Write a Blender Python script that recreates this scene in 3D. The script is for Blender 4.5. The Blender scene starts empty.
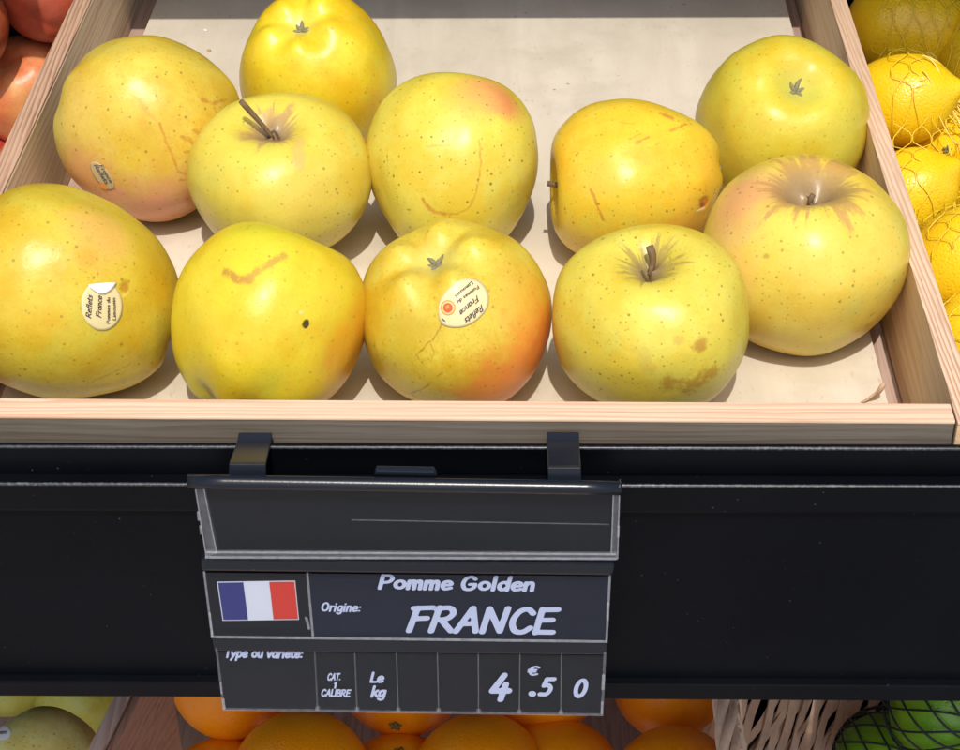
import bpy, bmesh, math, random
import numpy as np
from mathutils import Vector, Matrix, noise as mnoise
from mathutils.bvhtree import BVHTree

random.seed(7)
np.random.seed(7)
SC = bpy.context.scene
COL = SC.collection

# ------------------------------------------------------------------ camera
F, PITCH, YAW, ROLL = 1836.957, 0.63163, 0.027516, -0.014792
CAM = Vector((0.036156, -0.561582, 0.423116))


def cam_axes():
    cp, sp, cy, sy = math.cos(PITCH), math.sin(PITCH), math.cos(YAW), math.sin(YAW)
    fwd = Vector((-sy * cp, cy * cp, -sp))
    right = Vector((cy, sy, 0))
    up = right.cross(fwd)
    cr, sr = math.cos(ROLL), math.sin(ROLL)
    return right * cr + up * sr, -right * sr + up * cr, fwd


CR, CU, CF = cam_axes()
cam = bpy.data.cameras.new('camera')
cam.sensor_fit = 'HORIZONTAL'
cam.sensor_width = 36
cam.lens = F / 960 * 36
cam.clip_start = 0.01
cam.clip_end = 200
camo = bpy.data.objects.new('camera', cam)
COL.objects.link(camo)
camo.matrix_world = Matrix(((CR.x, CU.x, -CF.x, CAM.x), (CR.y, CU.y, -CF.y, CAM.y), (CR.z, CU.z, -CF.z, CAM.z), (0, 0, 0, 1)))
SC.camera = camo

# ------------------------------------------------------------------ light
SUN_EL, SUN_AZ = math.radians(60), math.radians(3)      # azimuth from -Y (behind the photographer) towards +X
SUNV = Vector((math.sin(SUN_AZ) * math.cos(SUN_EL), -math.cos(SUN_AZ) * math.cos(SUN_EL), math.sin(SUN_EL)))
w = bpy.data.worlds.new('World')
SC.world = w
w.use_nodes = True
nt = w.node_tree
sky = nt.nodes.new('ShaderNodeTexSky')
sky.sky_type = 'NISHITA'
sky.sun_disc = False
sky.dust_density = 3.0
sky.ozone_density = 0.8
sky.sun_elevation = SUN_EL
sky.sun_rotation = math.pi - SUN_AZ
nt.links.new(sky.outputs[0], nt.nodes['Background'].inputs[0])
nt.nodes['Background'].inputs[1].default_value = 0.15
sun = bpy.data.lights.new('sun', 'SUN')
sun.energy = 2.75
sun.angle = math.radians(0.55)
sun.color = (1.0, 0.95, 0.86)
suno = bpy.data.objects.new('sun', sun)
COL.objects.link(suno)
suno.rotation_euler = (-SUNV).to_track_quat('-Z', 'Y').to_euler()
suno.location = (0, -1, 3)
SC.cycles.max_bounces = 16
SC.cycles.diffuse_bounces = 7
SC.cycles.transparent_max_bounces = 24
vs = SC.view_settings
vs.view_transform = 'Standard'
vs.look = 'None'
vs.exposure = 0.25
vs.gamma = 1.0

# ------------------------------------------------------------------ helpers


def ray(px, py):
    d = CR * (px - 480) / F - CU * (py - 375) / F + CF
    return d.normalized()


def at_y(px, py, y):
    d = ray(px, py)
    return CAM + d * ((y - CAM.y) / d.y)


def at_z(px, py, z):
    d = ray(px, py)
    return CAM + d * ((z - CAM.z) / d.z)


def lin(r, g, b):
    f = lambda c: (c / 255 / 12.92) if c / 255 <= 0.04045 else ((c / 255 + 0.055) / 1.055) ** 2.4
    return (f(r), f(g), f(b))


def link(name, me, mat=None, parent=None, smooth=False):
    o = bpy.data.objects.new(name, me)
    COL.objects.link(o)
    if mat is not None:
        me.materials.append(mat)
    if smooth:
        me.polygons.foreach_set('use_smooth', [True] * len(me.polygons))
    if parent is not None:
        o.parent = parent
    return o


def tag(o, label=None, cat=None, group=None, kind=None):
    if label:
        o['label'] = label
    if cat:
        o['category'] = cat
    if group:
        o['group'] = group
    if kind:
        o['kind'] = kind
    return o


def empty(name, loc=(0, 0, 0), rz=0.0):
    o = bpy.data.objects.new(name, None)
    o.empty_display_size = 0.02
    o.location = loc
    o.rotation_euler = (0, 0, rz)
    COL.objects.link(o)
    return o


class MB:
    """collects vertices and faces of one mesh"""

    def __init__(self):
        self.v, self.f = [], []

    def add(self, vs_, fs_):
        n = len(self.v)
        self.v += [tuple(p) for p in vs_]
        self.f += [tuple(i + n for i in f) for f in fs_]

    def prism(self, pts, off):
        """closed polygon pts extruded by the vector off"""
        n = len(pts)
        off = Vector(off)
        vs_ = [Vector(p) for p in pts] + [Vector(p) + off for p in pts]
        fs_ = [tuple(range(n)), tuple(range(2 * n - 1, n - 1, -1))]
        for i in range(n):
            j = (i + 1) % n
            fs_.append((i, i + n, j + n, j))
        self.add(vs_, fs_)

    def box(self, a, b):
        (x0, y0, z0), (x1, y1, z1) = a, b
        self.prism([(x0, y0, z0), (x1, y0, z0), (x1, y1, z0), (x0, y1, z0)], (0, 0, z1 - z0))

    def tube(self, pts, rad, n=8, caps=True, flat=None):
        pts = [Vector(p) for p in pts]
        m = len(pts)
        rads = rad if hasattr(rad, '__len__') else [rad] * m
        up = None
        rings = []
        for i in range(m):
            t = (pts[min(i + 1, m - 1)] - pts[max(i - 1, 0)])
            if t.length < 1e-9:
                t = Vector((0, 0, 1))
            t.normalize()
            if up is None:
                up = t.orthogonal().normalized()
            up = (up - t * up.dot(t))
            if up.length < 1e-6:
                up = t.orthogonal()
            up.normalize()
            sd = t.cross(up)
            rings.append([pts[i] + (up * math.cos(2 * math.pi * k / n) + sd * math.sin(2 * math.pi * k / n)) * rads[i] for k in range(n)])
        vs_ = [p for r in rings for p in r]
        fs_ = []
        for i in range(m - 1):
            for k in range(n):
                k2 = (k + 1) % n
                fs_.append((i * n + k, i * n + k2, (i + 1) * n + k2, (i + 1) * n + k))
        if caps:
            fs_.append(tuple(range(n - 1, -1, -1)))
            fs_.append(tuple((m - 1) * n + k for k in range(n)))
        self.add(vs_, fs_)

    def mesh(self, name, bevel=0.0, seg=2, inv=None):
        me = bpy.data.meshes.new(name)
        v = self.v
        if inv is not None:
            v = [tuple(inv @ Vector(p)) for p in v]
        me.from_pydata(v, [], self.f)
        bm = bmesh.new()
        bm.from_mesh(me)
        bmesh.ops.recalc_face_normals(bm, faces=bm.faces)
        if bevel:
            es = [e for e in bm.edges if len(e.link_faces) == 2 and e.calc_face_angle(0) > 0.6]
            bmesh.ops.bevel(bm, geom=es, offset=bevel, segments=seg, profile=0.6, affect='EDGES')
        bm.to_mesh(me)
        bm.free()
        me.update()
        return me

    def build(self, name, mat, parent=None, bevel=0.0, smooth=False, world=True):
        inv = None
        if parent is not None and world:
            inv = world_of(parent).inverted()
        return link(name, self.mesh(name, bevel, inv=inv), mat, parent, smooth)


def world_of(o):
    m = o.matrix_basis.copy() if o.rotation_mode != 'QUATERNION' else Matrix.LocRotScale(o.location, o.rotation_quaternion, o.scale)
    if o.rotation_mode != 'QUATERNION':
        m = Matrix.LocRotScale(o.location, o.rotation_euler, o.scale)
    return world_of(o.parent) @ m if o.parent else m


# ------------------------------------------------------------------ node helpers
class NT:
    def __init__(self, name):
        self.m = bpy.data.materials.new(name)
        self.m.use_nodes = True
        self.t = self.m.node_tree
        self.b = self.t.nodes['Principled BSDF']
        self.out = self.t.nodes['Material Output']

    def n(self, typ, **kw):
        nd = self.t.nodes.new(typ)
        for k, v in kw.items():
            setattr(nd, k, v)
        return nd

    def set(self, sock, val):
        if isinstance(val, bpy.types.NodeSocket):
            self.t.links.new(val, sock)
        elif hasattr(val, '__len__') and sock.type == 'RGBA' and len(val) == 3:
            sock.default_value = (*val, 1)
        else:
            sock.default_value = val

    def math(self, op, a, b=0.0, c=0.0, clamp=False):
        nd = self.n('ShaderNodeMath', operation=op, use_clamp=clamp)
        self.set(nd.inputs[0], a)
        self.set(nd.inputs[1], b)
        self.set(nd.inputs[2], c)
        return nd.outputs[0]

    def vm(self, op, a, b=None, s=None):
        nd = self.n('ShaderNodeVectorMath', operation=op)
        self.set(nd.inputs[0], a)
        if b is not None:
            self.set(nd.inputs[1], b)
        if s is not None:
            self.set(nd.inputs['Scale'], s)
        return nd.outputs['Value'] if op in ('LENGTH', 'DISTANCE', 'DOT_PRODUCT') else nd.outputs[0]

    def noise(self, vec, scale, detail=3, rough=0.55, dist=0.0, color=False):
        nd = self.n('ShaderNodeTexNoise')
        self.set(nd.inputs['Vector'], vec)
        nd.inputs['Scale'].default_value = scale
        nd.inputs['Detail'].default_value = detail
        nd.inputs['Roughness'].default_value = rough
        nd.inputs['Distortion'].default_value = dist
        return nd.outputs['Color' if color else 'Fac']

    def ss(self, x, lo, hi, o0=0.0, o1=1.0):
        """smoothstep of x between lo and hi"""
        nd = self.n('ShaderNodeMapRange', interpolation_type='SMOOTHSTEP')
        for i, v in enumerate((x, lo, hi, o0, o1)):
            self.set(nd.inputs[i], v)
        return nd.outputs[0]

    def mix(self, fac, a, b, mode='MIX'):
        nd = self.n('ShaderNodeMix', data_type='RGBA', blend_type=mode)
        self.set(nd.inputs[0], fac)
        self.set(nd.inputs[6], a)
        self.set(nd.inputs[7], b)
        return nd.outputs[2]

    def obj(self):
        return self.n('ShaderNodeTexCoord').outputs['Object']

    def mapv(self, v, scale, loc=(0, 0, 0), rot=(0, 0, 0)):
        nd = self.n('ShaderNodeMapping')
        self.set(nd.inputs['Vector'], v)
        nd.inputs['Scale'].default_value = scale
        nd.inputs['Location'].default_value = loc
        nd.inputs['Rotation'].default_value = rot
        return nd.outputs[0]

    def sep(self, v):
        nd = self.n('ShaderNodeSeparateXYZ')
        self.set(nd.inputs[0], v)
        return nd.outputs

    def bump(self, h, strength, dist):
        nd = self.n('ShaderNodeBump')
        self.set(nd.inputs['Height'], h)
        nd.inputs['Strength'].default_value = strength
        nd.inputs['Distance'].default_value = dist
        self.t.links.new(nd.outputs[0], self.b.inputs['Normal'])

    def p(self, **kw):
        for k, v in kw.items():
            self.set(self.b.inputs[k.replace('_', ' ')], v)
        return self


def plain(name, col, rough=0.5, metal=0.0, **kw):
    n = NT(name)
    n.p(Base_Color=col, Roughness=rough, Metallic=metal)
    for k, v in kw.items():
        n.set(n.b.inputs[k.replace('_', ' ')], v)
    return n.m


def wood(name, pale, mid, dark, across, along, freq, warp=1.0, rough=0.72, grey=0.0, contrast=1.0, seed=0.0, fibre=900):
    """sawn softwood. across: direction over which the year lines repeat (freq lines per metre); along: index of the grain axis"""
    n = NT(name)
    P = n.vm('ADD', n.obj(), (seed * .37, seed * .21, seed * .13))
    lo = [9.0, 9.0, 9.0]
    lo[along] = 1.6
    slow = n.noise(n.mapv(P, tuple(lo)), 1.6, 3, 0.5)
    lo2 = [60.0, 60.0, 60.0]
    lo2[along] = 7
    mid_n = n.noise(n.mapv(P, tuple(lo2)), 1.0, 3, 0.6)
    u = n.math('MULTIPLY', n.vm('DOT_PRODUCT', P, across), freq)
    u = n.math('ADD', u, n.math('MULTIPLY', slow, 9.0 * warp))
    u = n.math('ADD', u, n.math('MULTIPLY', mid_n, 1.9))
    acr = [140.0, 140.0, 140.0]
    acr[along] = 1.2
    u = n.math('ADD', u, n.math('MULTIPLY', n.noise(n.mapv(P, tuple(acr)), 1.0, 2), 2.6))
    ring = n.math('FRACT', u)
    late = n.math('MULTIPLY', n.ss(ring, 0.25, 0.86), n.ss(ring, 0.90, 1.0, 1.0, 0.0))
    late = n.math('MULTIPLY', late, n.ss(n.noise(n.mapv(P, tuple(v * .8 for v in lo2)), 1.0, 2), .25, .65, .35, 1.0))
    fb = [fibre, fibre, fibre]
    fb[along] = 18
    fine = n.noise(n.mapv(P, tuple(fb)), 1.0, 4, 0.65)
    c = n.mix(n.math('MULTIPLY', late, 0.9 * contrast, clamp=True), pale, mid)
    c = n.mix(n.math('MULTIPLY', n.ss(fine, 0.48, 0.74), 0.5 * contrast), c, dark)
    c = n.mix(n.math('MULTIPLY', n.ss(slow, 0.35, 0.7), 0.4), c, tuple((p + m) / 2 * .92 for p, m in zip(pale, mid)))
    if grey:
        g = n.noise(P, 14, 4)
        c = n.mix(n.math('MULTIPLY', n.ss(g, 0.25, 0.75), grey), c, (0.2, 0.18, 0.16))
    n.p(Base_Color=c, Roughness=rough)
    n.b.inputs['Specular IOR Level'].default_value = 0.25
    n.bump(n.math('ADD', n.math('MULTIPLY', fine, 0.8), n.math('MULTIPLY', late, 0.12)), 0.35, 0.0006)
    return n.m


# ------------------------------------------------------------------ stroke lettering
def ell(cx, cy, rx, ry):
    return [(cx + rx * math.cos(a), cy + ry * math.sin(a)) for a in [2 * math.pi * k / 20 for k in range(21)]]


_bowl = [(.45, .46), (.28, .61), (.09, .45), (.09, .16), (.23, .03), (.43, .2)]
GL = {
    'P': (.66, [[(.08, 0), (.12, .98)], [(.12, .95), (.45, .96), (.58, .74), (.44, .5), (.12, .45)]]),
    'o': (.6, [ell(.29, .32, .21, .27)]),
    'm': (.76, [[(.06, 0), (.08, .6)], [(.08, .38), (.2, .59), (.33, .54), (.34, 0)], [(.34, .38), (.48, .59), (.61, .54), (.62, 0)]]),
    'e': (.55, [[(.09, .32), (.43, .36), (.42, .53), (.27, .61), (.1, .5), (.07, .22), (.2, .03), (.46, .11)]]),
    'G': (.76, [[(.6, .8), (.42, .97), (.18, .84), (.07, .45), (.18, .08), (.42, .02), (.6, .18), (.63, .42)], [(.63, .42), (.4, .41)]]),
    'l': (.25, [[(.08, 0), (.11, 1)]]),
    'd': (.6, [[(.45, 0), (.5, 1)], _bowl]),
    'n': (.54, [[(.06, 0), (.08, .6)], [(.08, .38), (.22, .59), (.38, .54), (.4, 0)]]),
    'F': (.62, [[(.06, 0), (.17, .95)], [(.06, .93), (.62, .97)], [(.13, .5), (.5, .53)]]),
    'R': (.74, [[(.06, 0), (.16, .98)], [(.08, .92), (.46, .97), (.6, .76), (.46, .53), (.16, .46)], [(.3, .46), (.64, .02)]]),
    'A': (.72, [[(.02, 0), (.38, .98)], [(.38, .98), (.6, .02)], [(.16, .32), (.52, .34)]]),
    'N': (.78, [[(.05, 0), (.12, .97)], [(.12, .97), (.56, .04)], [(.56, .04), (.66, .99)]]),
    'C': (.7, [[(.62, .8), (.44, .97), (.2, .84), (.07, .45), (.18, .08), (.42, .02), (.62, .2)]]),
    'E': (.66, [[(.08, 0), (.14, .97)], [(.14, .95), (.6, .97)], [(.1, .52), (.5, .54)], [(.08, .03), (.58, .03)]]),
    'O': (.76, [ell(.36, .5, .28, .46)]),
    'r': (.4, [[(.06, 0), (.08, .6)], [(.08, .38), (.2, .57), (.36, .57)]]),
    'i': (.24, [[(.08, 0), (.1, .6)], [(.12, .86), (.121, .861)]]),
    'g': (.56, [[(.44, .52), (.28, .61), (.09, .45), (.1, .14), (.26, .06), (.42, .26)], [(.47, .6), (.42, -.12), (.26, -.28), (.06, -.2)]]),
    ':': (.28, [[(.09, .08), (.091, .081)], [(.12, .52), (.121, .521)]]),
    'T': (.62, [[(.28, 0), (.33, .96)], [(.03, .95), (.63, .97)]]),
    'y': (.5, [[(.04, .6), (.2, .08)], [(.45, .6), (.2, .02), (.04, -.28)]]),
    'p': (.58, [[(.04, -.3), (.1, .6)], [(.1, .42), (.28, .61), (.46, .5), (.46, .2), (.28, .03), (.09, .14)]]),
    'u': (.56, [[(.07, .6), (.06, .2), (.18, .03), (.34, .12), (.42, .4)], [(.44, .6), (.42, 0)]]),
    'v': (.48, [[(.04, .6), (.2, .03)], [(.2, .03), (.43, .6)]]),
    'a': (.58, [[(.46, .6), (.45, 0)], _bowl]),
    't': (.38, [[(.16, .88), (.12, .15), (.22, .03), (.34, .08)], [(.0, .6), (.32, .62)]]),
    'é': (.55, [[(.09, .32), (.43, .36), (.42, .53), (.27, .61), (.1, .5), (.07, .22), (.2, .03), (.46, .11)], [(.25, .78), (.38, .93)]]),
    'L': (.56, [[(.12, 1), (.08, .03)], [(.08, .03), (.52, .04)]]),
    'B': (.66, [[(.08, 0), (.12, .98)], [(.12, .95), (.46, .92), (.46, .58), (.14, .51)], [(.14, .51), (.54, .44), (.52, .06), (.08, .03)]]),
    'I': (.26, [[(.1, 0), (.13, .98)]]),
    'k': (.5, [[(.06, 0), (.1, 1)], [(.1, .26), (.42, .6)], [(.2, .36), (.45, .02)]]),
    '4': (.72, [[(.38, 1), (.08, .34)], [(.08, .34), (.66, .36)], [(.5, .62), (.44, 0)]]),
    '5': (.64, [[(.58, .97), (.22, .95)], [(.22, .95), (.15, .56)], [(.15, .56), (.38, .6), (.52, .38), (.38, .08), (.06, .06)]]),
    '0': (.62, [ell(.3, .5, .22, .46)]),
    '€': (.62, [[(.56, .85), (.36, .95), (.15, .75), (.11, .3), (.27, .05), (.52, .14)], [(.0, .58), (.42, .6)], [(.0, .38), (.38, .4)]]),
    '.': (.3, [[(.12, .1), (.121, .101)]]),
    '1': (.3, [[(.12, 0), (.16, .98)], [(.03, .8), (.16, .98)]]),
    'f': (.36, [[(.38, .94), (.24, .97), (.17, .75), (.1, .0)], [(.0, .58), (.32, .6)]]),
    's': (.46, [[(.38, .52), (.22, .61), (.09, .48), (.34, .22), (.24, .03), (.04, .1)]]),
    'c': (.48, [[(.42, .5), (.26, .61), (.08, .45), (.08, .16), (.24, .03), (.42, .12)]]),
    ' ': (.32, []),
}


def catmull(pts, k=6):
    if len(pts) < 4:
        return pts
    o = []
    p = [pts[0]] + list(pts) + [pts[-1]]
    for i in range(1, len(p) - 2):
        a, b, c, d = [np.array(q) for q in p[i - 1:i + 3]]
        for s in range(k):
            t = s / k
            o.append(tuple(0.5 * (2 * b + (c - a) * t + (2 * a - 5 * b + 4 * c - d) * t * t + (3 * b - a - 3 * c + d) * t ** 3)))
    o.append(tuple(pts[-1]))
    return o


def glyph_mesh(ch, rad, h):
    """marching squares over the union of a glyph's strokes: verts (x,y), faces"""
    wd, strokes = GL[ch]
    segs = []
    for s in strokes:
        q = catmull(s) if len(s) < 15 else s
        segs += [(q[i], q[i + 1]) for i in range(len(q) - 1)]
    if not segs:
        return [], []
    A = np.array([s[0] for s in segs])
    B = np.array([s[1] for s in segs])
    x0, x1 = min(A[:, 0].min(), B[:, 0].min()) - rad - h, max(A[:, 0].max(), B[:, 0].max()) + rad + h
    y0, y1 = min(A[:, 1].min(), B[:, 1].min()) - rad - h, max(A[:, 1].max(), B[:, 1].max()) + rad + h
    xs, ys = np.arange(x0, x1 + h, h), np.arange(y0, y1 + h, h)
    X, Y = np.meshgrid(xs, ys)
    Pp = np.stack([X, Y], -1)[:, :, None, :]
    d = B - A
    t = np.clip(((Pp - A) * d).sum(-1) / ((d * d).sum(-1) + 1e-12), 0, 1)
    D = np.sqrt((((A + t[..., None] * d) - Pp) ** 2).sum(-1)).min(-1) - rad
    verts, faces, idx = [], [], {}

    def vert(key, p):
        if key not in idx:
            idx[key] = len(verts)
            verts.append(p)
        return idx[key]
    for j in range(len(ys) - 1):
        for i in range(len(xs) - 1):
            cs = [(i, j), (i + 1, j), (i + 1, j + 1), (i, j + 1)]
            dv = [D[c[1], c[0]] for c in cs]
            if min(dv) >= 0:
                continue
            poly = []
            for k in range(4):
                a, b = cs[k], cs[(k + 1) % 4]
                da, db = dv[k], dv[(k + 1) % 4]
                if da < 0:
                    poly.append(vert(('c', a), (xs[a[0]], ys[a[1]])))
                if (da < 0) != (db < 0):
                    s = da / (da - db)
                    key = ('e', min(a, b), max(a, b))
                    poly.append(vert(key, (xs[a[0]] + s * (xs[b[0]] - xs[a[0]]), ys[a[1]] + s * (ys[b[1]] - ys[a[1]]))))
            if len(poly) >= 3:
                faces.append(tuple(poly))
    return verts, faces


def text_px(txt, p0, p1, cap, rad=0.09, shear=0.2, h=0.035, gap=0.03):
    """text laid between two baseline pixels; returns verts in photo pixels + faces"""
    adv = sum(GL[c][0] + gap for c in txt) - gap
    p0, p1 = Vector(p0), Vector(p1)
    dx = (p1 - p0) / adv
    dn = (p1 - p0).normalized()
    up = Vector((dn.y, -dn.x)) * cap
    vs_, fs_ = [], []
    x = 0
    for c in txt:
        gv, gf = glyph_mesh(c, rad, h)
        n = len(vs_)
        for (gx, gy) in gv:
            vs_.append(p0 + dx * (x + gx) + up * gy + dn * cap * shear * (gy - 0.3))
        fs_ += [tuple(i + n for i in f) for f in gf]
        x += GL[c][0] + gap
    return vs_, fs_


# ------------------------------------------------------------------ materials
M = {}


def black_metal(name, base, rough, spec=0.4):
    n = NT(name)
    P = n.obj()
    dust = n.noise(P, 900, 2)
    sp = n.n('ShaderNodeTexVoronoi')
    n.set(sp.inputs['Vector'], P)
    sp.inputs['Scale'].default_value = 190
    dots = n.ss(sp.outputs['Distance'], 0.03, 0.085, 1.0, 0.0)
    dots = n.math('MULTIPLY', dots, n.ss(n.noise(P, 45, 2), 0.46, 0.66))
    big = n.noise(P, 7, 4, 0.6)
    scr = n.noise(n.mapv(P, (30, 300, 300), rot=(0, 0.3, 0.2)), 1.0, 3)
    c = n.mix(n.math('MULTIPLY', n.ss(big, 0.4, 0.75), 0.5), base, tuple(b * 1.9 + 0.002 for b in base))
    c = n.mix(n.math('MULTIPLY', dots, 0.32), c, (0.16, 0.155, 0.15))
    n.p(Base_Color=c, Roughness=n.math('ADD', rough - 0.07, n.math('MULTIPLY', big, 0.16)))
    n.b.inputs['Specular IOR Level'].default_value = spec
    n.bump(dust, 0.12, 0.0003)
    return n.m


M['black'] = black_metal('black_powder_coat', (0.0013, 0.0018, 0.0034), 0.42, 0.11)
M['trim'] = black_metal('black_trim_coat', (0.0014, 0.0019, 0.0034), 0.38, 0.13)
n = NT('painted_edge_highlight')  # paler grey speckle, painted in for bright highlights on the black metal edges
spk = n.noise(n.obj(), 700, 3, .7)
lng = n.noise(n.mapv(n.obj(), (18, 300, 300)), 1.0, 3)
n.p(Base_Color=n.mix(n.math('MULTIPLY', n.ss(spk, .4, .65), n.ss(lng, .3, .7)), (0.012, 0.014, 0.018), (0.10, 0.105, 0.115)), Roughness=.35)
M['painted_edge'] = n.m
M['hook'] = black_metal('black_hook_plastic', (0.009, 0.012, 0.019), 0.3, 0.35)
M['bar'] = black_metal('black_bar_plastic', (0.006, 0.008, 0.013), 0.25, 0.4)
M['card'] = black_metal('dark_card', (0.0045, 0.0062, 0.0105), 0.5, 0.08)
M['cardblue'] = black_metal('dark_blue_card', (0.0060, 0.0092, 0.021), 0.5, 0.08)
M['print'] = plain('pale_print', lin(168, 178, 208), 0.6)
M['flag_white'] = plain('flag_white', lin(188, 194, 210), 0.55)
M['flag_blue'] = plain('flag_blue', lin(28, 36, 106), 0.55)
M['flag_red'] = plain('flag_red', lin(182, 40, 30), 0.55)
M['ink'] = plain('brown_ink', (0.045, 0.02, 0.03), 0.6)
M['ink_grey'] = plain('grey_ink', (0.10, 0.10, 0.08), 0.6)
M['seal_orange'] = plain('seal_orange', (0.72, 0.26, 0.04), 0.5)
M['seal_pale'] = plain('seal_pale', (0.78, 0.48, 0.16), 0.5)
M['seal_red'] = plain('seal_red', (0.7, 0.08, 0.02), 0.5)
M['gap'] = plain('dark_underside', (0.01, 0.008, 0.007), 0.9)


def clear(name, edge=0.0, rough=0.06, tint=(0.62, 0.63, 0.7)):
    n = NT(name)
    tr = n.n('ShaderNodeBsdfTransparent')
    gl = n.n('ShaderNodeBsdfGlossy')
    gl.inputs['Roughness'].default_value = rough
    fr = n.n('ShaderNodeFresnel')
    fr.inputs['IOR'].default_value = 1.46
    ms = n.n('ShaderNodeMixShader')
    geo = n.n('ShaderNodeNewGeometry')
    n.set(ms.inputs[0], n.math('MULTIPLY', fr.outputs[0], n.math('SUBTRACT', 1.0, geo.outputs['Backfacing'])))
    if edge:
        df = n.n('ShaderNodeBsdfDiffuse')
        df.inputs['Color'].default_value = (*tint, 1)
        m2 = n.n('ShaderNodeMixShader')
        n.set(m2.inputs[0], n.math('MULTIPLY', n.ss(n.noise(n.obj(), 420, 3, .7), 0.2, 0.8, .6, 1.3), edge, clamp=True))
        n.t.links.new(tr.outputs[0], m2.inputs[1])
        n.t.links.new(df.outputs[0], m2.inputs[2])
        n.t.links.new(m2.outputs[0], ms.inputs[1])
    else:
        n.t.links.new(tr.outputs[0], ms.inputs[1])
    n.t.links.new(gl.outputs[0], ms.inputs[2])
    n.t.links.new(ms.outputs[0], n.out.inputs['Surface'])
    return n.m


M['clear'] = clear('clear_plastic')
M['clear_edge'] = clear('clear_plastic_edge', 0.06, 0.1)
M['clear_rim'] = clear('clear_plastic_rim', 0.16, 0.12, (0.6, 0.62, 0.68))

# wood: boards are built so that the grain axis is known
M['wood_front'] = wood('weathered_front_pine', (0.15, 0.125, 0.095), (0.11, 0.085, 0.06), (0.045, 0.035, 0.025), (0, .2, 1), 0, 330, .5, grey=0.35, contrast=1.2, seed=2)
M['wood_front_top'] = wood('planed_pine_edge', (0.72, 0.51, 0.355), (0.56, 0.31, 0.18), (0.42, 0.24, 0.15), (0, 1, .25), 0, 330, .45, contrast=.95, seed=5)
M['wood_side_right'] = wood('pine_right_side', (0.74, 0.54, 0.33), (0.60, 0.36, 0.17), (0.48, 0.28, 0.13), (.2, 0, 1), 1, 130, 1.0, contrast=.85, seed=1)
M['wood_top_right'] = wood('pine_right_edge', (0.69, 0.50, 0.34), (0.42, 0.21, 0.12), (0.36, 0.18, 0.11), (1, .05, .2), 1, 420, .35, contrast=1.0, seed=3)
M['wood_side_left'] = wood('pine_left_side', (0.80, 0.64, 0.45), (0.56, 0.36, 0.20), (0.32, 0.20, 0.12), (.2, 0, 1), 1, 260, .5, contrast=1.0, seed=8)
M['wood_top_left'] = wood('pine_left_edge', (0.52, 0.34, 0.23), (0.26, 0.125, 0.07), (0.16, 0.07, 0.045), (1, .05, .2), 1, 330, .5, contrast=1.1, seed=6)
M['wood_dim'] = wood('pine_lower_crate', (0.52, 0.38, 0.31), (0.40, 0.24, 0.18), (0.24, 0.13, 0.09), (.6, 0, 1), 1, 160, .8, seed=4)
M['wood_dark'] = wood('brown_crate_side', (0.36, 0.20, 0.14), (0.28, 0.13, 0.085), (0.14, 0.06, 0.04), (.6, 0, 1), 1, 160, .8, seed=9)


def plywood():
    n = NT('pale_plywood')
    P = n.obj()
    v = n.mapv(P, (22, 3.2, 10))
    g = n.noise(v, 1.0, 5, 0.6, 1.2)
    st = n.noise(P, 22, 5, 0.65)
    fl = n.noise(n.mapv(P, (500, 160, 200)), 1.0, 3, 0.6)
    patch = n.noise(P, 6, 2)
    c = n.mix(n.ss(g, 0.3, 0.7), (0.67, 0.605, 0.50), (0.57, 0.505, 0.405))
    c = n.mix(n.math('MULTIPLY', n.ss(st, 0.42, 0.72), 0.65), c, (0.49, 0.43, 0.34))
    c = n.mix(n.math('MULTIPLY', n.ss(patch, 0.4, 0.7), 0.35), c, (0.68, 0.60, 0.49))
    c = n.mix(n.math('MULTIPLY', n.ss(fl, 0.62, 0.74), 0.35), c, (0.40, 0.29, 0.18))
    sp = n.n('ShaderNodeTexVoronoi')
    n.set(sp.inputs['Vector'], P)
    sp.inputs['Scale'].default_value = 90
    dots = n.ss(sp.outputs['Distance'], 0.05, 0.12, 1.0, 0.0)
    dots = n.math('MULTIPLY', dots, n.ss(n.noise(P, 30, 1), 0.52, 0.66))
    c = n.mix(n.math('MULTIPLY', dots, 0.7), c, (0.25, 0.15, 0.08))
    n.p(Base_Color=c, Roughness=0.75)
    n.b.inputs['Specular IOR Level'].default_value = 0.2
    n.bump(n.math('ADD', g, fl), 0.15, 0.0006)
    return n.m


M['ply'] = plywood()


def ground_mat():
    n = NT('grey_paving')
    P = n.obj()
    c = n.mix(n.noise(P, 60, 5, 0.7), (0.26, 0.25, 0.235), (0.38, 0.37, 0.35))
    n.p(Base_Color=c, Roughness=0.85)
    return n.m


# ------------------------------------------------------------------ setting
g = MB()
g.add([(-40, -40, -0.95), (40, -40, -0.95), (40, 40, -0.95), (-40, 40, -0.95)], [(0, 1, 2, 3)])
tag(g.build('pavement', ground_mat()), kind='structure')

# ------------------------------------------------------------------ display stand (stepped black shelves)
FLOOR = -0.047        # top of the crate's plywood base
PP = -0.020            # y of the upstand's front
stand = tag(empty('display_stand', (0, 0, -0.95)), 'black metal stepped display stand with a wide plain front panel under the apple crate', 'display stand')
XL, XR = -0.75, 0.75


ZU = at_y(480, 447.5, PP).z            # top edge of the upstand
ZL0, ZL1 = at_y(480, 485.0, PP - .0070).z, at_y(480, 512.5, PP - .0070).z
ZF0, ZF1 = at_y(480, 684.5, PP - .0085).z, at_y(480, 699.0, PP - .0085).z
print('z', ZU, ZL0, ZL1, ZF0, ZF1)


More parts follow.
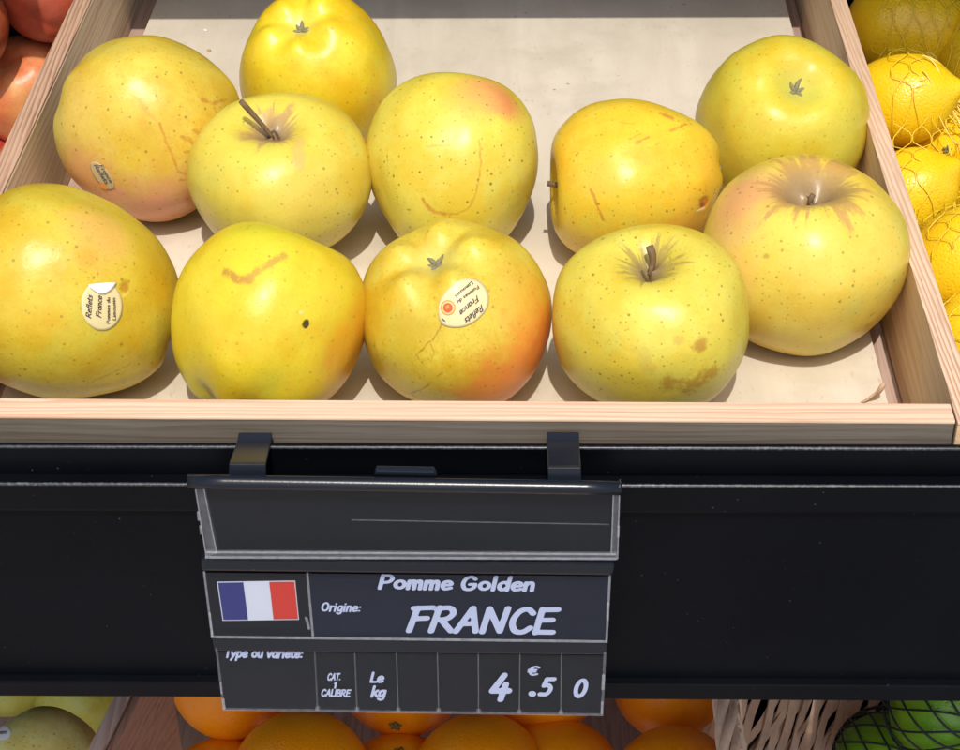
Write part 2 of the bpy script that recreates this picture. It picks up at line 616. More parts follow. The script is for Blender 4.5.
def tier(dy, dz, first):
    a = MB()
    a.box((XL, PP + dy, ZL0 - .004 + dz), (XR, PP + 0.003 + dy, ZU + dz))
    a.build('upstand', M['trim'], stand, bevel=0.0010)
    a = MB()
    a.prism([(XL, PP - .0070 + dy, ZL0 + dz), (XL, PP - .0070 + dy, ZL1 + dz), (XL, PP - .0042 + dy, ZL1 - .0014 + dz), (XL, PP - .0005 + dy, ZL1 - .0014 + dz), (XL, PP - .0005 + dy, ZL0 + dz)], (XR - XL, 0, 0))
    a.build('top_lip', M['trim'], stand, bevel=0.0010)
    a = MB()
    a.box((XL, PP - .0040 + dy, ZF0 + .0003 + dz), (XR, PP - .0010 + dy, ZL1 - .0012 + dz))
    a.build('front_panel', M['black'], stand)
    a = MB()
    a.box((XL, PP - .0085 + dy, ZF1 + dz), (XR, PP + .016 + dy, ZF0 + dz))
    a.build('bottom_flange', M['trim'], stand, bevel=0.0008)
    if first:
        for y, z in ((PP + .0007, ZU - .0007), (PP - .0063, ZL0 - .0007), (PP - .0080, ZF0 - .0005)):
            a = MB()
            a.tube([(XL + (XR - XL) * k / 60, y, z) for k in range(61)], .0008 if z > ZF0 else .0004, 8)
            a.build('edge_highlight', M['painted_edge'], stand, smooth=True)  # thin paler strip standing in for the highlight along this edge
    a = MB()
    a.box((XL if not first else -.214, PP + .0045 + dy, -0.0960 + dz), (XR if not first else .226, PP + .50 + dy, -0.0930 + dz))
    a.build('shelf_tray', M['black'], stand)
    if first:
        a = MB()
        a.box((.2263, PP + .0045, -0.1318), (XR, PP + .50, -0.1290))
        a.build('shelf_tray', M['black'], stand)
        a = MB()
        a.prism([(XL, PP + .0045, -.128), (XL, PP + .0045, -.131), (XL, .10, -.243), (XL, PP + .50, -.243), (XL, PP + .50, -.240), (XL, .1015, -.240)], (-.2143 - XL, 0, 0))
        a.build('shelf_tray', M['black'], stand)
        a = MB()
        a.box((XL, PP + .505, -0.95), (XR, PP + .509, .17))
        a.build('back_panel', M['black'], stand)


tier(0, 0, True)
# the next step up stands just above the picture and shades the far end of the crate
pb = at_z(480, 18.5, FLOOR)
UPZ = 0.31
t_ = (UPZ + ZF1 - FLOOR) / SUNV.z
UPY = (pb + SUNV * t_).y - (PP - .0085)
tier(UPY, UPZ, False)
LOWZ = -0.42
for x0, x1, fw, dr in ((XL, -.235, .0, .1365), (.222, XR, .055, .182)):  # unseen boards, added only to shade the far lemons and pink apples
    a = MB()
    a.box((x0, UPY + PP - .030 - fw, UPZ - dr), (x1, UPY + PP - .0275 - fw, UPZ + ZF1 + .004))
    a.box((x0, UPY + PP - .0274 - fw, UPZ + ZF1 + .0005), (x1, UPY + PP - .0087, UPZ + ZF1 + .0035))
    a.build('added_shade_board', M['black'], stand)
for x in (-0.70, 0.70):
    a = MB()
    a.box((x - .02, 0.30, -0.95), (x + .02, 0.34, UPZ - 0.146))
    a.build('leg', M['black'], stand, bevel=0.002)
a = MB()
a.box((XL, -0.30, LOWZ - 0.085), (XR, 0.42, LOWZ - 0.082))
a.build('shelf_tray', M['black'], stand)

# ------------------------------------------------------------------ the apple crate
CB = -0.0885
crate = tag(empty('wooden_crate', (0, 0, CB), -0.006375), 'open pale pine crate with planed rails holding the yellow apples', 'crate')
HW, TF, DEP = 0.200, 0.0112, 0.52
cz = -CB      # crate-local z of the rim


def cbox(name, a, b, mat, bevel=0.0006):
    m = MB()
    m.box(a, b)
    return m.build(name, mat, crate, bevel=bevel, world=False)


# front board: planed edge strip proud on top of a weathered face
cbox('front_board', (-HW + .0006, -TF + .0004, 0.0), (HW - .0006, -.0004, cz - .0016), M['wood_front'])
cbox('front_rim', (-HW + .0006, -TF, cz - .0015), (HW - .0006, 0.0, cz), M['wood_front_top'], 0.0005)
TS = 0.0088
cbox('side_board', (HW, -TF - .0012, 0.0), (HW + TS, DEP, cz - .0011), M['wood_side_right'])
cbox('side_rim', (HW, -TF - .0014, cz - .0010), (HW + TS, DEP, cz + .0004), M['wood_top_right'], 0.0005)
cbox('side_board', (-HW - TS - .001, -TF - .0012, 0.0), (-HW, DEP, cz - .0011), M['wood_side_left'])
cbox('side_rim', (-HW - TS - .001, -TF - .0014, cz - .0010), (-HW - .0002, DEP, cz + .0004), M['wood_top_left'], 0.0005)
cbox('back_board', (-HW + .0006, DEP - .011, 0.0), (HW - .0006, DEP - .0005, cz - .001), M['wood_front'])
fxr = at_z(887, 402, FLOOR).x
fxl = at_z(156, 0, FLOOR).x - .006375 * .4
print('floor edges', fxl, fxr, at_z(868, 330, FLOOR))
cbox('base_sheet', (fxl, .0022, FLOOR - CB - .003), (fxr, DEP - .014, FLOOR - CB), M['ply'], 0.0004)
cbox('base_slat', (-HW + .0004, .0004, .0005), (HW - .0004, DEP - .013, FLOOR - CB - .009), M['wood_dim'], 0)

# curled shaving at the right front corner and crumbs
sh = MB()
pa, pm, pc = at_z(862, 402, FLOOR + .0006), at_z(876, 393, FLOOR + .004), at_z(885.5, 384, FLOOR + .010)
pts_a, pts_b = [], []
for k in range(13):
    t = k / 12
    p = pa * (1 - t) ** 2 + pm * 2 * t * (1 - t) + pc * t * t
    wd = 0.0034 * math.sin(math.pi * min(0.97, 0.06 + t * .9)) ** 0.7
    tw = 0.3 + 1.7 * t
    dirv = Vector((math.cos(tw) * .6, math.sin(tw) * .5 - .5, .5 + .4 * t)).normalized()
    pts_a.append(p - dirv * wd)
    pts_b.append(p + dirv * wd)
vs_ = pts_a + pts_b
sh.add(vs_, [(k, k + 1, k + 14, k + 13) for k in range(12)])
so = sh.build('wood_shaving', plain('shaving_wood', (0.55, 0.36, 0.24), 0.7), smooth=True)
sm = so.modifiers.new('thick', 'SOLIDIFY')
sm.thickness = 0.0005
tag(so, 'thin curled wood shaving lying in the front right corner of the crate', 'wood shaving')
for (px, py, r, colr, lab) in ((205.5, 30, .0011, (0.75, 0.73, 0.7), 'white crumb on the plywood behind the apples'),
                               (209, 50.5, .0012, (0.42, 0.25, 0.14), 'small brown flake on the plywood behind the apples')):
    bm = bmesh.new()
    bmesh.ops.create_icosphere(bm, subdivisions=2, radius=r)
    for v in bm.verts:
        v.co *= 1 + 0.35 * mnoise.noise(v.co * 900)
        v.co.z *= 0.55
    me = bpy.data.meshes.new('crumb')
    bm.to_mesh(me)
    bm.free()
    o = link('crumb', me, plain('crumb_' + str(px), colr, 0.8))
    o.location = at_z(px, py, FLOOR + r * .5)
    tag(o, lab, 'crumb')


# ------------------------------------------------------------------ apples
def apple_mesh(name, R, H, stem_dip, cal_dip, taper, lobes, seed, wob=0.03, nph=104, nth=144):
    vs_, fs_ = [], []
    so_ = Vector((seed * 3.1, seed * 1.7, seed * 0.9))
    for i in range(nph + 1):
        ph = math.pi * i / nph
        s, c = math.sin(ph), math.cos(ph)
        for j in range(nth):
            th = 2 * math.pi * j / nth
            rr = s ** 0.93 if s > 0 else 0
            z = c
            lowm = max(0.0, min(1.0, (-c - 0.15) / 0.75))
            lowm = lowm * lowm * (3 - 2 * lowm)
            lob = 1 + lobes * lowm * math.cos(5 * th + seed) + 0.009 * s * math.cos(5 * th + seed) + 0.008 * s * math.cos(3 * th + 2 * seed)
            tp = 1 + taper * c
            x_, y_ = rr * tp * math.cos(th) * lob, rr * tp * math.sin(th) * lob
            if c > 0:
                z -= stem_dip * 1.3 * math.exp(-(rr / 0.33) ** 1.7) * (1 + 0.12 * math.sin(2 * th + seed))
                z *= 1
            else:
                z += cal_dip * math.exp(-(rr / 0.30) ** 1.7)
                z -= lobes * 1.5 * lowm * math.cos(5 * th + seed) * math.exp(-((rr - 0.42) / 0.2) ** 2)
            p = Vector((x_, y_, z * H))
            u = Vector((s * math.cos(th), s * math.sin(th), c))
            dsp = wob * mnoise.noise(u * 1.1 + so_) * 2 + wob * 0.55 * mnoise.noise(u * 2.6 + so_)
            p += Vector((x_, y_, z * .5)) * dsp
            vs_.append(p * R)
    for i in range(nph):
        for j in range(nth):
            j2 = (j + 1) % nth
            a, b, c_, d = i * nth + j, i * nth + j2, (i + 1) * nth + j2, (i + 1) * nth + j
            fs_.append((a, d, c_, b))
    me = bpy.data.meshes.new(name)
    me.from_pydata([tuple(p) for p in vs_], [], fs_)
    bm = bmesh.new()
    bm.from_mesh(me)
    bmesh.ops.remove_doubles(bm, verts=bm.verts, dist=R * 1e-5)
    bmesh.ops.recalc_face_normals(bm, faces=bm.faces)
    bm.to_mesh(me)
    bm.free()
    me.polygons.foreach_set('use_smooth', [True] * len(me.polygons))
    return me


def seg_dist(n, P, A, B):
    """distance from P to the segment AB, as nodes"""
    A, B = Vector(A), Vector(B)
    ab = B - A
    l2 = max(ab.length_squared, 1e-12)
    pa_ = n.vm('SUBTRACT', P, tuple(A))
    t = n.math('DIVIDE', n.vm('DOT_PRODUCT', pa_, tuple(ab)), l2, clamp=True)
    nd = n.n('ShaderNodeVectorMath', operation='SCALE')
    nd.inputs[0].default_value = tuple(ab)
    n.set(nd.inputs['Scale'], t)
    return n.vm('LENGTH', n.vm('SUBTRACT', pa_, nd.outputs[0]))


def apple_mat(name, R, spec, loc):
    """skin of one apple; loc maps a photo pixel to a point in the apple's own space"""
    n = NT(name)
    sd = spec['seed']
    P = n.vm('SCALE', n.obj(), s=1 / R)
    Ps = n.vm('ADD', P, (sd * 2.3, sd * 1.1, sd * 3.7))
    x, y, z = n.sep(P)
    rho = n.math('SQRT', n.math('ADD', n.math('MULTIPLY', x, x), n.math('MULTIPLY', y, y)))
    inv = n.math('DIVIDE', 1.0, n.math('MAXIMUM', rho, 0.02))
    cmb = n.n('ShaderNodeCombineXYZ')
    n.set(cmb.inputs[0], n.math('MULTIPLY', x, inv))
    n.set(cmb.inputs[1], n.math('MULTIPLY', y, inv))
    n.set(cmb.inputs[2], n.math('MULTIPLY', z, 0.22))
    mer = n.vm('ADD', cmb.outputs[0], (sd, sd, sd))
    ca, cb, cg = [(min(.84, v[0] * 1.03), v[1] * 1.035, v[2] * 0.74) for v in spec['cols']]
    big = n.noise(Ps, 0.9, 3, 0.5)
    c = n.mix(n.ss(big, 0.32, 0.68), ca, cb)
    c = n.mix(n.math('MULTIPLY', n.ss(n.noise(Ps, 2.3, 4, 0.6), 0.4, 0.75), spec.get('mott', 0.45)), c, cg)
    streak = n.noise(mer, 7.0, 4, 0.6)
    c = n.mix(n.math('MULTIPLY', n.ss(streak, 0.48, 0.75), spec.get('streak', 0.25)), c, cg)
    fine = n.noise(Ps, 16, 4, 0.7)
    c = n.mix(n.math('MULTIPLY', n.ss(fine, 0.5, 0.8), spec.get('fine', 0.25)), c, tuple(v * 0.72 for v in cg))
    vein = n.math('ABSOLUTE', n.math('SUBTRACT', n.noise(n.vm('ADD', Ps, n.vm('SCALE', n.noise(Ps, 4, 2, color=True), s=0.5)), 5.5, 3, 0.6), 0.5))
    c = n.mix(n.math('MULTIPLY', n.ss(vein, 0.0, 0.035, 1.0, 0.0), spec.get('vein', 0.12)), c, tuple(v * 0.6 for v in cg))
    gold = n.noise(n.vm('ADD', Ps, (4.1, 2.2, 7.7)), 1.3, 4, .6)
    c = n.mix(n.math('MULTIPLY', n.ss(gold, .42, .66), .7), c, (cg[0] * 1.0, cg[1] * .87, cg[2] * .6))
    pale = n.noise(n.vm('ADD', Ps, (1.3, 6.2, .7)), 2.1, 4, .6)
    c = n.mix(n.math('MULTIPLY', n.ss(pale, .48, .72), .6), c, (cb[0] * .86, cb[1] * .99, cb[2] * 1.3))
    # blushes: soft warm areas round a point
    for (px, py, rad, col, st) in spec.get('blush', []):
        q = loc(px, py)
        if q is None:
            continue
        d = n.vm('DISTANCE', P, tuple(q / R))
        d = n.math('ADD', d, n.math('MULTIPLY', n.math('SUBTRACT', n.noise(Ps, 3.2, 4, 0.65), 0.5), rad * 0.9))
        d = n.math('ADD', d, n.math('MULTIPLY', n.math('SUBTRACT', streak, 0.5), rad * 0.35))
        c = n.mix(n.math('MULTIPLY', n.ss(d, rad * 0.25, rad * 1.15, 1.0, 0.0), st), c, col)
    f2 = n.noise(Ps, 34, 4, .75)
    c = n.mix(n.math('MULTIPLY', n.ss(f2, .48, .78), .42), c, (cg[0] * .86, cg[1] * .76, cg[2] * .6))
    f3 = n.noise(Ps, 7, 5, .75)
    c = n.mix(n.math('MULTIPLY', n.ss(f3, .52, .76), spec.get('fine', .25) * 1.5), c, (cg[0] * .90, cg[1] * .74, cg[2] * .5))
    # lenticels
    for scl, rd, st in ((9.0, 0.17, spec.get('dots', 0.7)), (13.0, 0.19, spec.get('dots', 0.7) * 0.75), (19.0, 0.2, spec.get('dots', 0.7) * 0.4)):
        vo = n.n('ShaderNodeTexVoronoi')
        n.set(vo.inputs['Vector'], Ps)
        vo.inputs['Scale'].default_value = scl
        vo.inputs['Randomness'].default_value = 0.9
        rv = n.sep(vo.outputs['Color'])[0]
        lim = n.math('MULTIPLY', n.math('ADD', rv, 0.35), rd)
        mk = n.ss(vo.outputs['Distance'], n.math('MULTIPLY', lim, 0.35), lim, 1.0, 0.0)
        c = n.mix(n.math('MULTIPLY', mk, st), c, spec.get('dotcol', (0.17, 0.11, 0.015)))
    # russet round the stem
    rs = spec.get('russet')
    if rs:
        r0, amp, col, st, core = rs
        ray_n = n.noise(mer, 9.0, 4, 0.7)
        ray_b = n.noise(mer, 2.4, 3, 0.6)
        lim = n.math('ADD', r0 - amp, n.math('MULTIPLY', n.ss(ray_n, 0.3, 0.75), amp * 1.2))
        lim = n.math('ADD', lim, n.math('MULTIPLY', n.ss(ray_b, 0.35, 0.68), amp * 1.3))
        lim = n.math('ADD', lim, n.math('MULTIPLY', n.math('SUBTRACT', n.noise(Ps, 9, 5, 0.75), 0.5), amp * 1.6))
        mk = n.math('MULTIPLY', n.ss(n.math('SUBTRACT', rho, lim), -0.10, 0.04, 1.0, 0.0), n.ss(z, 0.0, 0.2))
        mk = n.math('MULTIPLY', mk, n.ss(n.noise(Ps, 14, 4, 0.7), 0.28, 0.52, 0.55, 1.0))
        c = n.mix(n.math('MULTIPLY', mk, st), c, col)
        mk2 = n.math('MULTIPLY', n.ss(rho, r0 * 0.25, r0 * 0.95, 1.0, 0.0), n.ss(z, 0.0, 0.2))
        c = n.mix(n.math('MULTIPLY', mk2, core), c, (0.22, 0.15, 0.085))
    cr = spec.get('calyx_tint')
    if cr:
        mk2 = n.math('MULTIPLY', n.ss(rho, 0.08, cr[0], 1.0, 0.0), n.ss(z, -0.1, -0.4))
        c = n.mix(n.math('MULTIPLY', mk2, cr[2]), c, cr[1])
    # scars and scratches
    jit = n.vm('SCALE', n.vm('SUBTRACT', n.noise(Ps, 11, 3, color=True), (0.5, 0.5, 0.5)), s=0.05)
    Pj = n.vm('ADD', P, jit)
    hgt = n.math('MULTIPLY', fine, 0.15)
    for mkd in spec.get('marks', []):
        pts = [loc(*q) for q in mkd['px']]
        pts = [q / R for q in pts if q is not None]
        if not pts:
            continue
        rpx = spec['r']
        wd = mkd['w'] / rpx
        d = None
        if len(pts) == 1:
            d = n.vm('DISTANCE', Pj, tuple(pts[0]))
        for i in range(len(pts) - 1):
            e = seg_dist(n, Pj, pts[i], pts[i + 1])
            d = e if d is None else n.math('MINIMUM', d, e)
        if mkd.get('rag'):
            d = n.math('ADD', d, n.math('MULTIPLY', n.math('SUBTRACT', n.noise(Ps, 9, 4, 0.7), 0.5), wd * mkd['rag'] * 1.6))
        elif len(pts) > 1:
            d = n.math('ADD', d, n.math('MULTIPLY', n.math('SUBTRACT', n.noise(Ps, 10, 3, 0.7), 0.42), wd * 1.2))
        mk = n.ss(d, wd * mkd.get('in', 0.35), wd, 1.0, 0.0)
        brk = n.ss(n.noise(Ps, 13, 3, .7), 0.3, 0.55, 0.35 if len(pts) > 1 else .95, 1.0)
        c = n.mix(n.math('MULTIPLY', n.math('MULTIPLY', mk, brk), mkd.get('s', 0.8)), c, mkd['c'])
        if mkd.get('dent'):
            hgt = n.math('SUBTRACT', hgt, n.math('MULTIPLY', mk, mkd['dent']))
    n.p(Base_Color=c, Roughness=n.math('ADD', 0.20, n.math('ADD', n.math('MULTIPLY', fine, 0.14), n.math('MULTIPLY', f2, .10))))
    n.b.inputs['Specular IOR Level'].default_value = 0.36
    n.b.inputs['Subsurface Weight'].default_value = 0.10
    n.b.inputs['Subsurface Radius'].default_value = (1.0, 0.6, 0.12)
    n.b.inputs['Subsurface Scale'].default_value = 0.008
    low = n.noise(Ps, 3.0, 2)
    pore = n.noise(Ps, 55, 3, .6)
    n.bump(n.math('ADD', n.math('ADD', hgt, n.math('MULTIPLY', pore, .12)), n.math('MULTIPLY', low, 0.9)), 0.30, 0.0018)
    return n.m


stem_mat = None


def make_stem_mat():
    n = NT('brown_stem')
    v = n.mapv(n.obj(), (900, 900, 200))
    c = n.mix(n.noise(v, 1.0, 3), (0.07, 0.035, 0.015), (0.24, 0.15, 0.07))
    n.p(Base_Color=c, Roughness=0.7)
    return n.m


stem_mat = make_stem_mat()
calyx_mat = plain('dry_calyx', (0.20, 0.18, 0.10), 0.85)


def stem_child(ap, pts, r0, r1):
    m = MB()
    k = len(pts)
    rads = [r0 + (r1 - r0) * i / (k - 1) for i in range(k)]
    rads[-1] *= 0.85
    m.tube(pts, rads, 10)
    return m.build('stem', stem_mat, ap, smooth=True, world=False)


def calyx_child(ap, zc, R, seed, up=0.10):
    """five dry sepals at the bottom of the basin (local -Z end)"""
    rnd = random.Random(seed)
    m = MB()
    for k in range(5):
        a = 2 * math.pi * k / 5 + rnd.uniform(-.25, .25)
        L = R * rnd.uniform(.10, .20)
        tw = rnd.uniform(-1, 1)
        up = rnd.uniform(.04, .16)
        pts = []
        for i in range(6):
            t = i / 5
            rr = L * t
            hh = -R * (0.012 + up * t * (1 - 0.55 * t) * rnd.uniform(.8, 1.2))
            pts.append((rr * math.cos(a + .8 * t * tw), rr * math.sin(a + .8 * t * tw), zc + hh))
        m.tube(pts, [R * .020, R * .028, R * .026, R * .020, R * .012, R * .004], 6)
    m.tube([(0, 0, zc - R * .002), (0, 0, zc - R * .02)], [R * .055, R * .04], 10)
    return m.build('calyx', calyx_mat, ap, smooth=True, world=False)


Y_, G_ = 1, 1
BROWN = (0.33, 0.17, 0.03)
ORNG = (0.52, 0.22, 0.03)
TAN = (0.40, 0.20, 0.03)

APP = [
    dict(key='A1', c=(149, 127), r=89, H=1.04, pole=('stem', (0.90, -0.34, 0.16)), seed=1, dip=.26, cal=.16, taper=.03, lobes=.008,
         cols=((0.62, 0.46, 0.075), (0.68, 0.52, 0.11), (0.55, 0.37, 0.05)), dots=.65, vein=.1, fine=.35,
         blush=[(90, 185, 0.66, (0.62, 0.27, 0.10), .9), (165, 213, 0.72, (0.64, 0.27, 0.15), .95), (75, 110, .5, (0.60, .38, .10), .4)],
         marks=[dict(px=[(139, 100), (150, 115), (160, 124)], w=2.6, c=(0.5, 0.28, 0.06), s=.5),
                dict(px=[(160, 124), (168, 146), (177, 166)], w=2.2, c=ORNG, s=.75),
                dict(px=[(203, 100), (214, 103), (226, 99)], w=3.0, c=(0.45, .2, .03), s=.8, rag=.9),
                dict(px=[(231, 112), (219, 118), (214, 108)], w=2.4, c=(0.45, .2, .03), s=.7, rag=.9),
                dict(px=[(182, 137), (190, 140), (196, 147)], w=2.6, c=(0.42, .2, .02), s=.8, rag=.8),
                dict(px=[(194, 130), (200, 134), (206, 140)], w=2.6, c=(0.42, .2, .02), s=.8, rag=.8),
                dict(px=[(186, 152), (194, 152)], w=2.2, c=(0.42, .2, .02), s=.7, rag=.8),
                dict(px=[(178, 172), (190, 174)], w=2.0, c=(0.42, .2, .02), s=.7, rag=.8),
                dict(px=[(180, 180), (192, 180)], w=2.0, c=(0.42, .2, .02), s=.7, rag=.8),
                dict(px=[(205, 142)], w=26, c=(0.50, .28, .03), s=.55, rag=1.6, **{'in': .2})],
         label='oval golden apple with a pink underside against the left crate wall, back row', russet=None),
    dict(key='A2', c=(281, 178), r=88, H=0.92, lift=.005, pole=('stem', (-0.15, 0.76, 0.63)), seed=2, dip=.30, cal=.18, taper=.04, lobes=.006,
         cols=((0.66, 0.54, 0.125), (0.62, 0.52, 0.10), (0.60, 0.47, 0.07)), dots=.6, mott=.35, vein=.05, fine=.15,
         russet=(0.30, 0.15, (0.44, 0.26, 0.10), .85, .75),
         blush=[(310, 190, .5, (0.66, .46, .08), .35), (215, 230, .5, (0.68, .56, .2), .4)],
         marks=[dict(px=[(300, 140), (297, 152), (300, 165)], w=8, c=(0.50, .33, .13), s=.5, rag=.8)],
         label='pale yellow apple with a long brown stem sticking up to the left'),
    dict(key='A3', c=(318, 74), r=76, H=1.06, pole=('calyx', (-0.24, 0.68, 0.68)), seed=3, dip=.26, cal=.26, taper=.05, lobes=.03,
         cols=((0.69, 0.52, 0.030), (0.72, 0.57, 0.05), (0.66, 0.43, 0.018)), dots=.4, mott=.4, vein=.03, fine=.12,
         label='bright yellow apple with its blossom end up, standing farthest back', calyx_tint=(.35, (0.60, .55, .10), .5)),
    dict(key='A4', c=(454, 167), r=85, H=1.12, pole=('stem', (0.08, 0.93, -0.34)), seed=4, dip=.16, cal=.16, taper=.12, lobes=.012,
         cols=((0.64, 0.53, 0.085), (0.66, 0.55, 0.12), (0.60, 0.47, 0.05)), dots=.85, mott=.3, vein=.04, fine=.15,
         blush=[(503, 100, .36, (0.66, .20, .09), .85), (486, 90, .36, (0.68, .26, .10), .8), (474, 96, .42, (0.68, .40, .10), .6), (380, 210, .4, (.62, .44, .06), .5)],
         marks=[dict(px=[(423, 199), (428, 207), (435, 212), (445, 214)], w=3.0, c=ORNG, s=.85),
                dict(px=[(445, 214), (458, 214), (468, 209), (474, 198), (479, 182), (481, 160), (479, 140)], w=1.7, c=(0.50, .28, .03), s=.8),
                dict(px=[(427, 146), (437, 145), (449, 146)], w=2.0, c=(0.62, .33, .08), s=.7),
                dict(px=[(388, 148), (388, 176)], w=1.3, c=(0.42, .32, .03), s=.6)],
         label='upright pale yellow apple with a red cheek and a smile-shaped scratch'),
    dict(key='A5', c=(630, 183), r=82, H=1.12, pole=('stem', (-0.98, -0.04, 0.16)), seed=5, dip=.3, cal=.08, taper=.03, lobes=.012,
         cols=((0.70, 0.48, 0.045), (0.72, 0.51, 0.06), (0.68, 0.40, 0.03)), dots=.7, mott=.35, vein=.04, fine=.15,
         blush=[(690, 235, .7, (0.72, .36, .06), .6), (600, 175, .35, (.70, .40, .05), .4)],
         marks=[dict(px=[(591, 190), (596, 203), (603, 220)], w=2.6, c=(0.50, .24, .03), s=.8, dent=.3),
                dict(px=[(636, 143), (648, 137)], w=2.3, c=ORNG, s=.8), dict(px=[(629, 139), (641, 134)], w=1.8, c=ORNG, s=.6),
                dict(px=[(671, 131), (686, 124)], w=2.6, c=ORNG, s=.8), dict(px=[(662, 114), (672, 118)], w=4.5, c=(0.55, .2, .03), s=.85, rag=.6),
                dict(px=[(662, 178), (671, 197)], w=1.7, c=(0.6, .38, .08), s=.6), dict(px=[(620, 122), (634, 124)], w=1.5, c=ORNG, s=.5),
                dict(px=[(704, 203)], w=9, c=(0.62, .22, .03), s=.95, dent=1.5), dict(px=[(702, 205)], w=4.5, c=(0.30, .10, .02), s=.9),
                dict(px=[(697, 211), (704, 208)], w=1.8, c=(0.85, .75, .55), s=.9)],
         label='golden apple lying on its side with a puncture at its right end'),
    dict(key='A6', c=(782, 122), r=84, H=0.98, pole=('calyx', (0.22, 0.52, 0.82)), seed=6, dip=.26, cal=.34, taper=.02, lobes=.005,
         cols=((0.58, 0.49, 0.075), (0.61, 0.50, 0.07), (0.56, 0.42, 0.035)), dots=.55, mott=.45, vein=.06, fine=.2,
         blush=[(730, 160, .5, (0.60, .42, .04), .5)], calyx_tint=(.4, (0.50, .50, .10), .6),
         marks=[dict(px=[(805, 115), (806, 150)], w=1.6, c=(0.42, .36, .05), s=.4)],
         label='greenish yellow apple with its blossom end up beside the right crate wall, back row'),
    dict(key='A7', c=(804, 256), r=100, H=0.97, lift=.001, pole=('stem', (0.08, 0.84, 0.54)), seed=7, dip=.32, cal=.18, taper=.05, lobes=.006,
         cols=((0.65, 0.53, 0.11), (0.67, 0.52, 0.12), (0.64, 0.46, 0.09)), dots=.6, mott=.35, vein=.04, fine=.15,
         russet=(0.50, 0.24, (0.46, 0.25, 0.08), .78, .8),
         blush=[(742, 195, .55, (0.66, .32, .13), .9), (720, 270, .5, (0.66, .44, .16), .55)],
         marks=[dict(px=[(766, 256)], w=4, c=(0.35, .2, .03), s=.6)],
         label='largest apple at the right, pale with a wide brown russet star round its stem hollow'),
    dict(key='A8', c=(67, 295), r=103, H=1.13, pole=('stem', (-0.86, 0.40, 0.14)), seed=8, dip=.2, cal=.10, taper=.12, lobes=.01,
         cols=((0.62, 0.45, 0.055), (0.58, 0.44, 0.06), (0.52, 0.35, 0.02)), dots=.6, mott=.5, vein=.12, fine=.3,
         blush=[(100, 232, .42, (0.66, .38, .09), .75), (160, 260, .45, (0.56, .33, .01), .7), (85, 258, .16, (.58, .30, .03), .6)],
         marks=[dict(px=[(125, 287)], w=8, c=(0.42, .20, .015), s=.85, dent=.8, rag=.5), dict(px=[(128, 293), (123, 296)], w=1.8, c=(0.75, .58, .12), s=.6),
                dict(px=[(60, 396), (95, 380), (130, 364)], w=2.0, c=(0.42, .25, .02), s=.6)],
         label='big golden apple with a folded-over paper sticker, front left corner'),
    dict(key='A9', c=(268, 321), r=95, H=1.08, pole=('calyx', (-0.34, -0.93, 0.06)), seed=9, dip=.24, cal=.2, taper=.04, lobes=.03,
         cols=((0.63, 0.50, 0.035), (0.66, 0.52, 0.05), (0.62, 0.43, 0.025)), dots=.35, mott=.35, vein=.05, fine=.15,
         blush=[(356, 355, .85, (0.72, .33, .02), .92), (200, 345, .5, (.62, .43, .03), .5), (255, 235, .5, (.58, .54, .03), .6)],
         marks=[dict(px=[(225, 272), (238, 279), (249, 280)], w=6.5, c=TAN, s=.85, rag=.7), dict(px=[(250, 277), (266, 266), (284, 256)], w=5.5, c=(0.46, .26, .04), s=.8, rag=.9),
                dict(px=[(306, 324)], w=5.0, c=(0.05, .028, .008), s=.98, dent=.8, **{'in': .6}), dict(px=[(301, 312)], w=3, c=(.7, .6, .3), s=.5)],
         label='yellow green apple with a tan scar and one black spot, front row'),
    dict(key='A10', c=(455, 316), r=95, H=1.02, pole=('calyx', (-0.26, 0.68, 0.68)), seed=10, dip=.24, cal=.27, taper=.04, lobes=.032,
         cols=((0.63, 0.47, 0.055), (0.66, 0.50, 0.085), (0.55, 0.36, 0.02)), dots=.45, mott=.5, vein=.22, streak=.45, fine=.4,
         blush=[(538, 358, .86, (0.74, .20, .035), .97), (500, 392, .62, (.74, .23, .04), .92), (520, 290, .5, (0.66, .38, .05), .5), (410, 330, .38, (.48, .33, .015), .6)],
         calyx_tint=(.40, (0.60, .54, .13), .65),
         marks=[dict(px=[(442, 324), (434, 338), (425, 346), (416, 355)], w=1.6, c=(0.36, .19, .015), s=.8), dict(px=[(416, 355), (419, 359)], w=1.5, c=(0.36, .19, .015), s=.8),
                dict(px=[(431, 344), (434, 352), (430, 362)], w=1.4, c=(0.40, .24, .02), s=.6), dict(px=[(440, 374), (426, 387), (411, 393), (415, 397)], w=1.5, c=(0.36, .19, .015), s=.8)],
         label='golden apple with an orange cheek and an oval sticker, blossom end up, front row centre'),
    dict(key='A11', c=(652, 320), r=99, H=0.97, lift=.003, pole=('stem', (-0.05, 0.76, 0.65)), seed=11, dip=.32, cal=.18, taper=.02, lobes=.006,
         cols=((0.64, 0.53, 0.105), (0.62, 0.52, 0.10), (0.58, 0.46, 0.07)), dots=.75, mott=.4, vein=.05, fine=.2,
         russet=(0.24, 0.17, (0.34, 0.24, 0.07), .8, .8),
         blush=[(560, 360, .45, (0.66, .44, .05), .55)],
         marks=[dict(px=[(701, 345)], w=10, c=(0.42, .23, .03), s=.9, rag=1.2), dict(px=[(678, 340)], w=7, c=(0.46, .29, .05), s=.5, rag=1.2),
                dict(px=[(670, 383), (690, 386), (712, 372)], w=14, c=(0.42, .24, .03), s=.85, rag=1.6), dict(px=[(640, 350), (648, 368)], w=9, c=(0.50, .34, .06), s=.5, rag=1.6)],
         label='round pale yellow apple with a short brown stem stub and tan specks, front row'),
]


